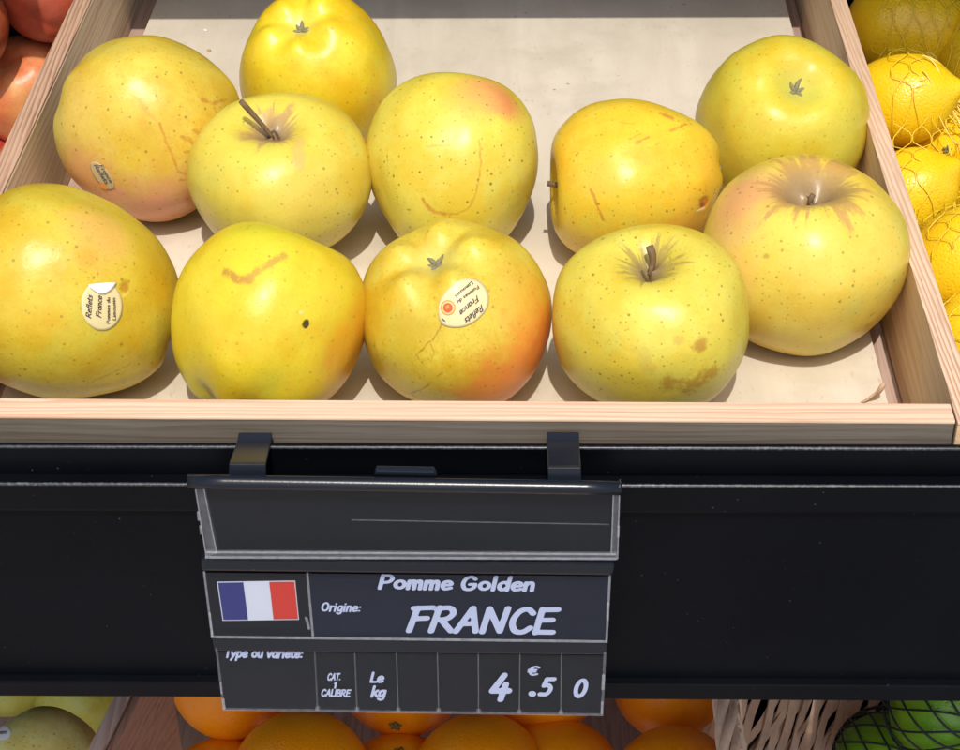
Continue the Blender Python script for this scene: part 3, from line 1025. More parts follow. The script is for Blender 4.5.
def axis_world(px, py, dirv):
    """direction given as (right, up, towards the viewer) at a pixel -> world"""
    d = ray(px, py)
    r = CR - d * CR.dot(d)
    r.normalize()
    u = r.cross(d)
    return (r * dirv[0] + u * dirv[1] - d * dirv[2]).normalized()


APPLES = {}
for s in APP:
    kind, dv = s['pole']
    ax = axis_world(*s['c'], dv)
    if kind == 'calyx':
        ax = -ax
    rot = Vector((0, 0, 1)).rotation_difference(ax)
    me = apple_mesh('golden_apple', 1.0, s['H'], s['dip'], s['cal'], s['taper'], s['lobes'], s['seed'])
    rm = rot.to_matrix()
    zmin = min((rm @ v.co).z for v in me.vertices)
    d = ray(*s['c'])
    lift = s.get('lift', 0.0)
    t = (CAM.z - FLOOR - lift) / (-d.z + (-zmin) * s['r'] / F)
    R = s['r'] * t / F
    cen = CAM + d * t
    me.transform(Matrix.Scale(R, 4))
    o = link('golden_apple', me)
    o.rotation_mode = 'QUATERNION'
    o.location = cen
    o.rotation_quaternion = rot
    tag(o, s['label'], 'apple', 'yellow apples in the crate')
    mw = Matrix.LocRotScale(cen, rot, None)
    mi = mw.inverted()
    bv = BVHTree.FromPolygons([mw @ v.co for v in me.vertices], [p.vertices[:] for p in me.polygons])

    def hit(px, py, bv=bv):
        h = bv.ray_cast(CAM, ray(px, py))
        return (h[0], h[1]) if h[0] is not None else None

    def loc(px, py, mi=mi, hit=hit, cen=cen, bv=bv):
        h = hit(px, py)
        if h is None:
            d_ = ray(px, py)
            pt = CAM + d_ * ((cen - CAM).dot(d_))
            return mi @ bv.find_nearest(pt)[0]
        return mi @ h[0]
    me.materials.append(apple_mat('apple_skin_' + str(s['seed']), R, s, loc))
    APPLES[s['key']] = dict(o=o, R=R, cen=cen, mw=mw, mi=mi, hit=hit, bv=bv, s=s)
    cl = [mi @ cen, ]
    # stems and blossom ends
    zt = max(v.co.z for v in me.vertices if v.co.x ** 2 + v.co.y ** 2 < (0.04 * R) ** 2)
    zb = min(v.co.z for v in me.vertices if v.co.x ** 2 + v.co.y ** 2 < (0.04 * R) ** 2)
    calyx_child(o, zb + R * .03, R, s['seed'])
    lx = mi.to_3x3()
    if s['key'] == 'A2':
        w1 = lx @ axis_world(*s['c'], (-.80, .62, .25)) * R
        pts = []
        for i in range(9):
            q = i / 8
            pts.append(Vector((0, 0, zt - .03 * R)) + Vector((0, 0, .20 * R)) * q + w1 * 0.40 * q ** 1.3)
        stem_child(o, pts, R * .021, R * .036)
    elif s['key'] == 'A11':
        w1 = lx @ axis_world(*s['c'], (.02, .95, .2)) * R
        pts = [Vector((0, 0, zt - .04 * R)) + w1 * 0.30 * (i / 6) + Vector((0.035 * R * math.sin(i * .55), .02 * R * math.sin(i * .9), 0)) for i in range(7)]
        stem_child(o, pts, R * .028, R * .046)
    elif s['key'] == 'A5':
        stem_child(o, [(0, 0, zt - .05 * R), (0.01 * R, 0, zt + .12 * R), (.03 * R, .02 * R, zt + .26 * R)], R * .03, R * .04)
    else:
        stem_child(o, [(0, 0, zt - .05 * R), (0.01 * R, 0.02 * R, zt + .03 * R), (.03 * R, .03 * R, zt + .07 * R)], R * .026, R * .03)

ks = list(APPLES)
for i in range(len(ks)):
    for j in range(i):
        a, b = APPLES[ks[i]], APPLES[ks[j]]
        gap_ = (a['cen'] - b['cen']).length - a['R'] - b['R']
        if gap_ < 0.002:
            print('APPLE GAP', ks[i], ks[j], round(gap_ * 1000, 1), 'mm')
print('R mm', {k: round(v['R'] * 1000, 1) for k, v in APPLES.items()}, {k: [round(c, 3) for c in v['cen']] for k, v in APPLES.items()})


# ------------------------------------------------------------------ stickers on the apples
def on_apple(A, pts, off):
    out = []
    for (px, py) in pts:
        h = A['hit'](px, py)
        if h is None:
            d_ = ray(px, py)
            pt = CAM + d_ * ((A['cen'] - CAM).dot(d_))
            nn = A['bv'].find_nearest(pt)
            h = (nn[0], nn[1])
        nrm = h[1]
        if nrm.dot(h[0] - A['cen']) < 0:
            nrm = -nrm
        out.append(A['mi'] @ (h[0] + nrm * off))
    return out


def patch(A, outline, off, name, mat, parent, rings=9, thick=0.0):
    """filled polygon (photo pixels) wrapped on the apple's skin"""
    cx = sum(p[0] for p in outline) / len(outline)
    cy = sum(p[1] for p in outline) / len(outline)
    n = len(outline)
    pts = [(cx, cy)]
    for k in range(1, rings + 1):
        q = k / rings
        pts += [(cx + (p[0] - cx) * q, cy + (p[1] - cy) * q) for p in outline]
    fs_ = [(0, 1 + j, 1 + (j + 1) % n) for j in range(n)]
    for k in range(rings - 1):
        for j in range(n):
            j2 = (j + 1) % n
            fs_.append((1 + k * n + j, 1 + (k + 1) * n + j, 1 + (k + 1) * n + j2, 1 + k * n + j2))
    m = MB()
    m.add(on_apple(A, pts, off), fs_)
    o = link(name, m.mesh(name), mat, parent, True)
    if thick:
        md = o.modifiers.new('thick', 'SOLIDIFY')
        md.thickness = thick
        md.offset = -1
    return o


def lettering(A, lines, off, parent, mat, rad=0.075, name='lettering'):
    m = MB()
    for (txt, p0, p1, cap, sh_) in lines:
        v, f = text_px(txt, p0, p1, cap, rad=rad, shear=sh_, h=0.06)
        m.add(on_apple(A, [tuple(q) for q in v], off), f)
    return link(name, m.mesh(name), mat, parent, True)


def ellpx(cx, cy, a, b, rot=0.0, n=40, cut=None):
    o = []
    for k in range(n):
        t = 2 * math.pi * k / n
        x, y = a * math.cos(t), b * math.sin(t)
        X, Y = cx + x * math.cos(rot) - y * math.sin(rot), cy + x * math.sin(rot) + y * math.cos(rot)
        if cut is not None:
            Y = max(Y, cut(X))
        o.append((X, Y))
    return o


M['paper'] = plain('cream_sticker', (0.68, 0.57, 0.29), 0.45)
M['paper_back'] = plain('white_sticker_back', (0.80, 0.81, 0.86), 0.5)
M['paper_dim'] = plain('tan_sticker', (0.50, 0.36, 0.16), 0.4)
A = APPLES['A8']
st = patch(A, ellpx(101.7, 305.5, 20.6, 25, -0.08, cut=lambda X: 284.2 - (X - 87) * .095), .00035, 'sticker', M['paper'], A['o'], thick=.0002)
fl = [(87.2, 284.6), (94, 283.6), (101, 283), (108, 282.4), (115.4, 282), (113, 286.5), (109, 290.5), (104, 293.6), (99, 293.6), (94, 291), (90, 287.8)]
patch(A, fl, .0011, 'folded_flap', M['paper_back'], st, 4, thick=.0003)
patch(A, [(104.5, 293.2), (108, 291), (111.5, 288), (113, 289.5), (110, 292.5), (106.5, 293.8)], .0005, 'seal', M['seal_pale'], st, 3)
lettering(A, [('Reflets', (90.5, 317.5), (92, 295), 5.2, .35), ('France', (100.5, 317), (101.5, 295.5), 5.2, .35),
              ('Pommes du', (109.2, 323.5), (109.2, 297), 3.2, .1), ('Limousin', (115.3, 320), (114.6, 297.2), 3.2, .1)], .0006, st, M['ink'])
A = APPLES['A10']
ol = [(170, 480), (172, 430), (190, 375), (240, 300), (330, 212), (430, 174), (530, 185), (608, 250), (643, 340), (635, 435), (580, 518), (500, 585), (400, 627), (300, 632), (220, 610), (182, 555)]
ol = [(420 + x / 9.38, 260 + y / 9.38) for x, y in ol]
ol = catmull(ol + ol[:1], 3)[:-1]
st = patch(A, ol, .00035, 'sticker', M['paper'], A['o'], thick=.0002)
patch(A, ellpx(448.3, 307.7, 7.3, 7.5), .0005, 'seal', M['seal_orange'], st, 4)
patch(A, ellpx(448.3, 307.7, 6.1, 6.3), .0006, 'seal_ring', M['seal_pale'], st, 4)
patch(A, ellpx(448.3, 307.7, 4.6, 4.7), .0007, 'seal_core', M['seal_red'], st, 4)
patch(A, ellpx(448.0, 307.0, 1.6, 2.2, .5), .0008, 'seal_mark', M['seal_orange'], st, 3)
patch(A, [(442.0, 317.2), (446.5, 321.5), (443.6, 320.6)], .0006, 'arrow_mark', M['ink'], st, 3)
lettering(A, [('Reflets', (480.4, 305.0), (463.6, 319.2), 5.6, .35), ('France', (476.0, 296.2), (458.5, 312.0), 5.2, .35),
              ('Pommes du', (477.3, 285.6), (456.6, 301.5), 3.3, .1), ('Limousin', (471.2, 281.6), (454.4, 295.6), 3.3, .1)], .0006, st, M['ink'])
A = APPLES['A1']
st = patch(A, ellpx(102.6, 175.5, 17, 7, 0.9), .00035, 'sticker', M['paper_dim'], A['o'], thick=.0002)
lettering(A, [('Reflets', (94.5, 165), (106.5, 184), 3.6, .3), ('France', (100, 165), (111, 183), 3.2, .3)], .0006, st, M['ink_grey'])
patch(A, ellpx(104.2, 185.5, 4.6, 2.2, 0.75), .0006, 'seal', M['seal_orange'], st, 3)

# ------------------------------------------------------------------ the price sign hanging on the upstand
SY = -0.046            # front plane of the sign
sign = tag(empty('price_sign', tuple(at_y(405, 600, SY))), 'black hanging price holder for apples reading Pomme Golden FRANCE 4.50, with a French flag', 'price sign')


def P2(pts, y):
    return [at_y(px, py, y) for px, py in pts]


def prism(name, pts, y, th, mat, parent, bevel=0.0):
    m = MB()
    m.prism(P2(pts, y), (0, th, 0))
    return m.build(name, mat, parent, bevel=bevel)


def prisms(name, quads, y, th, mat, parent, bevel=0.0):
    for q in quads:
        prism(name, q, y, th, mat, parent, bevel)


def sign_text(name, lines, y, mat, parent):
    m = MB()
    for (txt, p0, p1, cap, rad, sh_) in lines:
        v, f = text_px(txt, p0, p1, cap, rad=rad, shear=sh_)
        m.add([at_y(q.x, q.y, y) for q in v], f)
    return m.build(name, mat, parent)


# hooks over the upstand
for (tl, tr, ml, mr, bl, br) in (((238.5, 436.5), (272, 436.5), (229.5, 466), (266.5, 466), (229, 476), (266.5, 476)),
                                 ((547, 436), (579, 436), (547.6, 469.5), (581, 469.5), (548, 478.5), (581.2, 478.5))):
    m = MB()
    rows = [(tl, tr, PP + .0055, 0.012), (tl, tr, PP + .0055, 0), (tl, tr, PP + .0020, -.0008), (ml, mr, SY + .0085, 0), (ml, mr, SY + .0070, .0012), (bl, br, SY + .0065, 0)]
    L, Rr = [], []
    for (a_, b_, y, dz) in rows:
        pa_, pb_ = at_y(*a_, y), at_y(*b_, y)
        if a_ is tl:
            ref = at_y(*a_, PP + .0055)
            refb = at_y(*b_, PP + .0055)
            pa_ = Vector((ref.x, y, ref.z - dz)) if dz >= 0 else Vector((ref.x, y, ref.z + dz))
            pb_ = Vector((refb.x, y, refb.z - dz)) if dz >= 0 else Vector((refb.x, y, refb.z + dz))
        L.append(pa_)
        Rr.append(pb_)
    k = len(rows)
    m.add(L + Rr, [(i, i + 1, k + i + 1, k + i) for i in range(k - 1)])
    ho = m.build('mounting_hook', M['hook'], sign)
    md = ho.modifiers.new('thick', 'SOLIDIFY')
    md.thickness = 0.0016
    md.offset = 1
    md = ho.modifiers.new('bev', 'BEVEL')
    md.width = 0.0004
    md.segments = 2

# top bar (rounded) with end caps
m = MB()
b0, b1 = at_y(188, 481.5, SY + .001), at_y(621.5, 488.0, SY + .001)
m.tube([b0 + (b1 - b0) * (i / 12) for i in range(13)], .0027, 20)
bar = m.build('top_bar', M['bar'], sign, smooth=False)
for p in bar.data.polygons:
    p.use_smooth = len(p.vertices) == 4
prism('bar_tab', [(376, 470.6), (434, 471.6), (437, 476), (374, 475)], SY + .004, .003, M['hook'], sign, .0004)

# upper pocket (empty, clear)
pk = prism('empty_pocket', [(203, 488), (616, 493), (613, 556), (212, 554)], SY + .0045, .0015, M['card'], sign)
prism('cover', [(205, 489), (615, 493.5), (612.5, 552.5), (213, 551.5)], SY, .0006, M['clear'], pk)
prism('side_wall', [(194, 488), (203.5, 488), (217.5, 553.5), (205.5, 558)], SY - .0004, .0035, M['clear_edge'], pk, .0004)
prism('side_wall', [(613, 493), (620.8, 484), (618.4, 559.6), (610.5, 553)], SY - .0004, .0035, M['clear_edge'], pk, .0004)
prism('bottom_rim', [(205.5, 552.6), (617, 554.6), (617.5, 559.8), (205, 558.4)], SY - .001, .002, M['clear_edge'], pk, .0006)
prism('rim_line', [(206, 552.2), (616, 554.2), (616, 555.2), (206, 553.2)], SY - .0013, .0006, M['clear_rim'], pk)
prism('rim_line', [(205, 557.2), (617, 558.6), (617, 560), (205, 558.6)], SY - .0013, .0006, M['clear_rim'], pk)
for px_, py0, py1, px1 in ((195.6, 489, 557, 206.2), (203.8, 489, 553, 216.6), (613.4, 494, 553, 611.4), (619.6, 486, 559, 617.6)):
    prism('rim_line', [(px_ - .6, py0), (px_ + .6, py0), (px1 + .6, py1), (px1 - .6, py1)], SY - .0010, .0005, M['clear_rim'], pk)
prism('insert_edge', [(352, 519.8), (609, 524.2), (609, 525.0), (352, 520.6)], SY + .004, .0003, M['clear_edge'], pk)
prisms('clip_notch', [[(196.5, 513), (199.5, 513), (200.4, 521), (197.6, 521)], [(199, 527), (202, 527), (202.8, 535), (200, 535)], [(617.3, 527), (619.8, 527), (619.4, 538), (617, 538)]], SY - .0012, .0012, M['clear_rim'], pk, .0003)

# second row: flag and origin
r2 = prism('origin_holder', [(200, 560.5), (615, 565.5), (613, 576), (201.5, 571.5)], SY - .0012, .006, M['bar'], sign, .0012)
prism('flag_card', [(203, 572.5), (306.5, 573.3), (312, 637.6), (212, 637.2)], SY + .003, .001, M['card'], r2)
prism('name_card', [(308.3, 573.3), (611, 576), (607.2, 642), (313.8, 637.7)], SY + .003, .001, M['cardblue'], r2)
prism('cover', [(205, 572.8), (610, 576.5), (606.5, 641.8), (212.6, 637)], SY, .0006, M['clear'], r2)
fx = [(217.0, 582.3), (295.2, 581.2), (299.0, 619.8), (222.6, 620.8)]


def fl_pt(u, v):
    a_, b_, c_, d_ = [Vector(q) for q in fx]
    q = (a_ * (1 - u) + b_ * u) * (1 - v) + (d_ * (1 - u) + c_ * u) * v
    return (q.x, q.y)


def fl_quad(u0, u1, v0, v1):
    return [fl_pt(u0, v0), fl_pt(u1, v0), fl_pt(u1, v1), fl_pt(u0, v1)]


flag = prism('flag', fl_quad(0, 1, 0, 1), SY + .0026, .0003, M['flag_white'], r2)
prism('blue_band', fl_quad(.012, .333, .022, .978), SY + .0023, .0002, M['flag_blue'], r2)
prism('red_band', fl_quad(.667, .988, .022, .978), SY + .0023, .0002, M['flag_red'], r2)
sign_text('lettering', [('Pomme Golden', (378.8, 588.4), (535.5, 590.9), 13.2, .105, .18),
                        ('Origine:', (321.2, 611), (361.5, 611.6), 8.4, .10, .18),
                        ('FRANCE', (408.5, 630.8), (556.5, 633.2), 24.2, .098, .20)], SY + .0024, M['print'], r2)
prisms('rim', [[(203, 572.4), (205, 572.4), (213.2, 637.6), (211, 637.6)], [(306.2, 573.5), (308.4, 573.5), (314.2, 638.2), (311.8, 638.2)],
               [(608.8, 576), (611.2, 576), (607.6, 643), (605.2, 643)], [(211, 637.3), (607, 642), (607, 642.9), (211, 638.2)]], SY - .0006, .0009, M['clear_rim'], r2)
prisms('rim_wear', [[(209, 614), (210.6, 614), (213.6, 637.5), (211.4, 637.5)], [(304.8, 618), (307.6, 619), (310.4, 629), (308, 630)], [(606.6, 604), (609, 604), (608.6, 621), (606.2, 621)]], SY - .0009, .0008, M['clear_rim'], r2)

# third row: price cassette
r3 = prism('price_holder', [(212, 638.6), (607.5, 643.4), (606.5, 655), (214.2, 651.2)], SY + .0006, .005, M['bar'], sign, .0006)
prism('price_card', [(216, 648), (606, 653), (602.6, 715.4), (223.6, 709.6)], SY + .003, .0015, M['card'], r3)
prism('cover', [(217, 651.5), (604.5, 655.5), (601.5, 714.6), (224, 708.8)], SY + .0004, .0006, M['clear'], r3)
sign_text('lettering', [('Type ou variété:', (224.8, 657.2), (303.4, 657.8), 9.0, .115, .15),
                        ('CAT.', (327.6, 680), (341, 680.2), 6.6, .12, .15), ('1', (334.2, 688), (336.8, 688), 5.4, .12, .15), ('CALIBRE', (321.4, 696), (350.2, 696.6), 6.6, .12, .15),
                        ('Le', (370.5, 682.2), (384, 682.4), 9.4, .115, .18), ('kg', (371.6, 696.6), (385.8, 697), 10.2, .11, .18),
                        ], SY + .0022, M['print'], r3)
sign_text('price_digits', [('4', (489.6, 699.0), (510.0, 699.6), 24.0, .115, .20), ('€', (528.6, 675.2), (538.6, 675.5), 9.2, .10, .2),
                        ('.', (528.0, 696.4), (538.6, 696.6), 26.0, .11, .0), ('5', (539.6, 695.2), (552.4, 695.6), 17.0, .115, .22), ('0', (573.4, 697), (586.6, 697.3), 17.6, .105, .25)], SY + .0022, M['print'], r3)
DV = [((314.6, 653), (317.4, 710.6)), ((354.6, 653.4), (357.0, 711.2)), ((396.3, 654), (398.4, 712)), ((437.4, 654.4), (438.6, 712.6)), ((478.3, 654.8), (478.6, 713.3)), ((520, 655.2), (519.4, 713.9)), ((561.4, 655.6), (560.8, 714.6))]
for (a_, b_) in DV:
    prism('divider', [(a_[0] - .6, a_[1]), (a_[0] + .6, a_[1]), (b_[0] + .6, b_[1]), (b_[0] - .6, b_[1])], SY - .0002, .003, M['clear_edge'], r3)
prisms('divider_foot', [[(b_[0] - 2.2, b_[1] - 2.6), (b_[0] + 2.2, b_[1] - 2.6), (b_[0] + 2.2, b_[1]), (b_[0] - 2.2, b_[1])] for a_, b_ in DV], SY - .0004, .001, M['clear_edge'], r3)
prisms('rim', [[(215.2, 649.4), (217.4, 649.4), (225.2, 710), (222.6, 710)], [(603.6, 654), (606.4, 654), (603.2, 716.2), (600.6, 716.2)], [(222.6, 709.6), (603, 715.2), (603, 716.2), (222.6, 710.6)]], SY - .0004, .0009, M['clear_edge'], r3)
prisms('rim_wear', [[(222, 700), (224.2, 700), (225.6, 709), (223, 709)], [(219.8, 684), (221.2, 684), (222.4, 694), (221, 694)], [(602, 676), (605, 676), (604.4, 690), (601.4, 690)], [(601, 703), (603.4, 703), (602.8, 714), (600.6, 714)]], SY - .0008, .0008, M['clear_rim'], r3)


# ------------------------------------------------------------------ round fruit of the neighbours
def fruit_mesh(name, R, kind, seed, nph=40, nth=56):
    rnd = random.Random(seed)
    so_ = Vector((seed * 2.1, seed * 1.3, seed))
    vs_, fs_ = [], []
    for i in range(nph + 1):
        ph = math.pi * i / nph
        s, c = math.sin(ph), math.cos(ph)
        for j in range(nth):
            th = 2 * math.pi * j / nth
            u = Vector((s * math.cos(th), s * math.sin(th), c))
            p = u.copy()
            if kind == 'orange':
                p.z *= 0.95
                p.z -= 0.05 * math.exp(-(s / .16) ** 2) if c > 0 else -0.02 * math.exp(-(s / .2) ** 2)
                p *= 1 + .02 * mnoise.noise(u * 1.4 + so_)
            elif kind == 'lemon':
                p.z *= 1.22
                p.z += (0.20 * math.exp(-(s / .24) ** 2)) * (1 if c > 0 else -.55)
                p *= 1 + .035 * mnoise.noise(u * 1.5 + so_)
            elif kind == 'lime':
                p.z *= 1.12
                p.z += (0.10 * math.exp(-(s / .2) ** 2)) * (1 if c > 0 else -.7)
            vs_.append(tuple(p * R))
    for i in range(nph):
        for j in range(nth):
            j2 = (j + 1) % nth
            fs_.append((i * nth + j, (i + 1) * nth + j, (i + 1) * nth + j2, i * nth + j2))
    me = bpy.data.meshes.new(name)
    me.from_pydata(vs_, [], fs_)
    bm = bmesh.new()
    bm.from_mesh(me)
    bmesh.ops.remove_doubles(bm, verts=bm.verts, dist=R * 1e-4)
    bmesh.ops.recalc_face_normals(bm, faces=bm.faces)
    bm.to_mesh(me)
    bm.free()
    me.polygons.foreach_set('use_smooth', [True] * len(me.polygons))
    return me


def peel(name, ca, cb, scale, rough, bump=0.35, spec=.5, sss=0.08):
    n = NT(name)
    P = n.obj()
    oi = n.n('ShaderNodeObjectInfo')
    Pr = n.vm('ADD', P, n.vm('SCALE', oi.outputs['Location'], s=3.0))
    c = n.mix(n.ss(n.noise(Pr, 26, 3), .3, .7), ca, cb)
    vo = n.n('ShaderNodeTexVoronoi', feature='SMOOTH_F1')
    n.set(vo.inputs['Vector'], P)
    vo.inputs['Scale'].default_value = scale
    pit = n.ss(vo.outputs['Distance'], 0.05, 0.45)
    c = n.mix(n.math('MULTIPLY', n.math('SUBTRACT', 1.0, pit), 0.10), c, tuple(v * .6 for v in ca))
    n.p(Base_Color=c, Roughness=rough)
    n.b.inputs['Specular IOR Level'].default_value = spec
    n.b.inputs['Subsurface Weight'].default_value = sss
    n.b.inputs['Subsurface Radius'].default_value = (1, .5, .1)
    n.b.inputs['Subsurface Scale'].default_value = 0.005
    n.bump(n.math('ADD', pit, n.math('MULTIPLY', n.noise(P, 120, 3), .6)), bump, 0.0012)
    return n.m


M['orange'] = peel('orange_peel', (0.90, 0.28, 0.004), (0.92, 0.33, 0.006), 640, 0.31, .18)
M['orange_pale'] = peel('orange_peel_pale', (0.92, 0.32, 0.004), (0.92, 0.36, 0.006), 640, 0.31, .18)
M['lemon'] = peel('lemon_peel', (0.80, 0.49, 0.006), (0.82, 0.55, 0.012), 640, 0.34, 0.22)
M['lime'] = peel('lime_peel', (0.10, 0.30, 0.010), (0.22, 0.44, 0.02), 640, 0.3, .2)
M['navel'] = plain('green_brown_button', (0.16, 0.15, 0.05), 0.8)


def fruit(name, kind, px, r, R, mat, label, cat, group, pole, seed, navel=False):
    d = ray(*px)
    t = R * F / r
    o = link(name, fruit_mesh(name, R, kind, seed), mat)
    o.rotation_mode = 'QUATERNION'
    o.location = CAM + d * t
    o.rotation_quaternion = Vector((0, 0, 1)).rotation_difference(axis_world(*px, pole))
    tag(o, label, cat, group)
    if navel:
        m = MB()
        zz = (.95 - .05) * R if kind == 'orange' else 1.42 * R
        rr = .085 * R
        for k in range(5):
            a_ = 2 * math.pi * k / 5
            m.tube([(0, 0, zz + .004 * R), (rr * .6 * math.cos(a_), rr * .6 * math.sin(a_), zz + .03 * R), (rr * 1.3 * math.cos(a_ + .2), rr * 1.3 * math.sin(a_ + .2), zz + .02 * R)], [.03 * R, .034 * R, .012 * R], 6)
        m.tube([(0, 0, zz - .02 * R), (0, 0, zz + .035 * R)], [.05 * R, .04 * R], 8)
        m.build('button', M['navel'], o, smooth=True, world=False)
    return o


G_OR = 'oranges in the lower crate'
fruit('orange', 'orange', (301, 782), 69, .040, M['orange_pale'], 'large pale orange below the CALIBRE field of the price sign', 'orange', G_OR, (.1, -.3, .9), 21)
fruit('orange', 'orange', (232, 676), 62, .0375, M['orange'], 'orange whose rounded left side peeps out left of the price sign', 'orange', G_OR, (-.6, -.2, -.7), 22)
fruit('orange', 'orange', (402, 676), 62, .0375, M['orange'], 'orange with a brown button low on it, behind two front oranges under the sign', 'orange', G_OR, (-.1, -.78, .5), 23, True)
fruit('orange', 'orange', (398, 798), 64, .0385, M['orange_pale'], 'orange showing only its green button at the bottom edge below the kg field', 'orange', G_OR, (.03, .72, .68), 24, True)
fruit('orange', 'orange', (222, 803), 64, .039, M['orange'], 'orange whose flat top just shows at the bottom edge beside the crate wall', 'orange', G_OR, (.5, -.5, .6), 25)
fruit('orange', 'orange', (482, 783), 69, .040, M['orange'], 'shiny large orange directly below the figure 4 of the price', 'orange', G_OR, (-.5, -.5, .6), 26)
fruit('orange', 'orange', (541, 672), 63, .0375, M['orange_pale'], 'orange showing a small lower arc under the price digits 5 and 0', 'orange', G_OR, (.2, .8, -.5), 27)
fruit('orange', 'orange', (556, 786), 66, .039, M['orange'], 'orange at the bottom edge below the right end of the price sign', 'orange', G_OR, (.4, -.6, .6), 28)
fruit('orange', 'orange', (669, 682), 56, .0340, M['orange'], 'bright orange hanging over another, left of the wicker basket', 'orange', G_OR, (.3, .3, -.8), 29)
fruit('orange', 'orange', (677, 794), 66, .0385, M['orange'], 'orange under the bright one, touching the wicker basket', 'orange', G_OR, (.4, .4, -.7), 30)

# lower crate holding the oranges
wl0, wl1 = at_z(150, 697, -0.23), at_z(106, 750, -0.23)
oc = tag(empty('fruit_crate', (0, 0.2, LOWZ - .05)), 'brown wooden crate full of oranges under the black panel', 'crate')
yb = 0.40


def slab(name, px0, px1, z, th, hgt, mat, parent):
    """upright board whose top inner edge runs through two photo pixels"""
    a_, b_ = at_z(*px0, z), at_z(*px1, z)
    dd = (b_ - a_)
    a2, b2 = a_ - dd * 1.2, b_ + dd * 1.5
    nr = Vector((dd.y, -dd.x, 0)).normalized() * th
    if nr.x > 0:
        nr = -nr
    m = MB()
    m.prism([a2, b2, b2 + nr, a2 + nr], (0, 0, -hgt))
    return m.build(name, mat, parent, bevel=.001)


slab('side_board', (128, 697), (106, 742), -0.225, .007, .17, M['wood_dim'], oc)
slab('inner_board', (140, 697), (117, 745), -0.228, .004, .17, M['wood_dark'], oc)
m = MB()
m.box((-0.25, -0.32, LOWZ - .072), (0.14, 0.42, LOWZ - .066))
m.build('base_sheet', M['wood_dim'], oc)
m = MB()
m.box((-0.20, 0.36, LOWZ - .045), (0.16, 0.37, -0.24))
m.build('back_board', M['wood_dark'], oc)

# pale green apples left of it
PG = ((0.66, 0.62, 0.32), (0.72, 0.66, 0.36), (0.58, 0.52, 0.24))


def simple_apple(name, px, r, R, cols, pole, seed, label, group, blush=(), dots=.6, **kw):
    me = apple_mesh(name, R, kw.get('H', .93), .28, .16, .04, .008, seed, nph=56, nth=72)
    o = link(name, me)
    d = ray(*px)
    cen = CAM + d * (R * F / r)
    rot = Vector((0, 0, 1)).rotation_difference(axis_world(*px, pole))
    o.rotation_mode = 'QUATERNION'
    o.location = cen
    o.rotation_quaternion = rot
    mw = Matrix.LocRotScale(cen, rot, None)
    mi = mw.inverted()
    bv = BVHTree.FromPolygons([mw @ v.co for v in me.vertices], [p.vertices[:] for p in me.polygons])

    def hit(a_, b_):
        h = bv.ray_cast(CAM, ray(a_, b_))
        return (h[0], h[1]) if h[0] is not None else None

    def loc(a_, b_):
        h = hit(a_, b_)
        if h:
            return mi @ h[0]
        dd = ray(a_, b_)
        return mi @ bv.find_nearest(CAM + dd * ((cen - CAM).dot(dd)))[0]
    sp = dict(seed=seed, cols=cols, blush=blush, dots=dots, r=r, vein=kw.get('vein', .1), fine=.3, streak=kw.get('streak', .3), mott=.5)
    me.materials.append(apple_mat(name + '_skin_' + str(seed), R, sp, loc))
    tag(o, label, 'apple', group)
    return dict(o=o, R=R, cen=cen, mi=mi, hit=hit, bv=bv)


G_PG = 'pale green apples below the panel'
a = simple_apple('green_apple', (46, 765), 54, .0300, PG, (.4, .6, -.7), 41, 'speckled olive green apple with a round pale sticker, bottom left corner', G_PG, dots=.8)
st = patch(a, ellpx(2, 733, 9, 7.5, .2), .0003, 'sticker', M['paper_back'], a['o'], 4)
lettering(a, [('Pommes', (-4, 735), (8, 734), 4, .1)], .0005, st, M['ink_grey'])
simple_apple('green_apple', (88, 692), 50, .0335, ((0.50, 0.52, 0.14), (0.54, 0.54, 0.17), (0.42, 0.44, 0.10)), (-.2, -.5, -.8), 42, 'light green apple beside the wall of the orange crate', G_PG, dots=.3)
simple_apple('green_apple', (8, 668), 48, .0325, ((0.44, 0.46, 0.14), (0.48, 0.48, 0.16), (0.40, 0.40, 0.10)), (.2, .5, -.8), 43, 'green apple at the far left under the black panel, behind the speckled one', G_PG, dots=.5)
m = MB()
m.box((-0.70, -0.32, LOWZ - .065), (-0.27, 0.42, LOWZ - .061))
tag(m.build('crate_base', M['wood_dim']), 'wooden crate base under the pale green apples', 'crate')

# pink apples left of the big crate
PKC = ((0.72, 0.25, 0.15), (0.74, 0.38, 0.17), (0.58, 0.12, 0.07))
G_PK = 'pink apples left of the crate'
RED = (0.42, 0.05, 0.03)
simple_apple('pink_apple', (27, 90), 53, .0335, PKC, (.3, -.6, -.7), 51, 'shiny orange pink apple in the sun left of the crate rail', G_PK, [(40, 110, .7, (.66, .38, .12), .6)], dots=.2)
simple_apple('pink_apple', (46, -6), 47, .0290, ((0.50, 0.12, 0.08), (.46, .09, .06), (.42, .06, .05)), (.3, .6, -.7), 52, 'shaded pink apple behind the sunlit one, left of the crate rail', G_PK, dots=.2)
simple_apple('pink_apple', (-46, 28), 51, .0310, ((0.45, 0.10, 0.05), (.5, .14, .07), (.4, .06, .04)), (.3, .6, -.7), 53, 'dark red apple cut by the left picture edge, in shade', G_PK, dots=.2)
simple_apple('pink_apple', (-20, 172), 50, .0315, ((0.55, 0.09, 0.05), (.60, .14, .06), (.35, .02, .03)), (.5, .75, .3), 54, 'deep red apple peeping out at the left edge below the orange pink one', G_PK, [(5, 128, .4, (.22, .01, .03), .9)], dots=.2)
m = MB()
m.box((-0.62, 0.105, -.236), (-0.222, 0.46, -.230))
tag(m.build('crate_base', M['gap']), 'dark crate base under the pink apples on the left', 'crate')

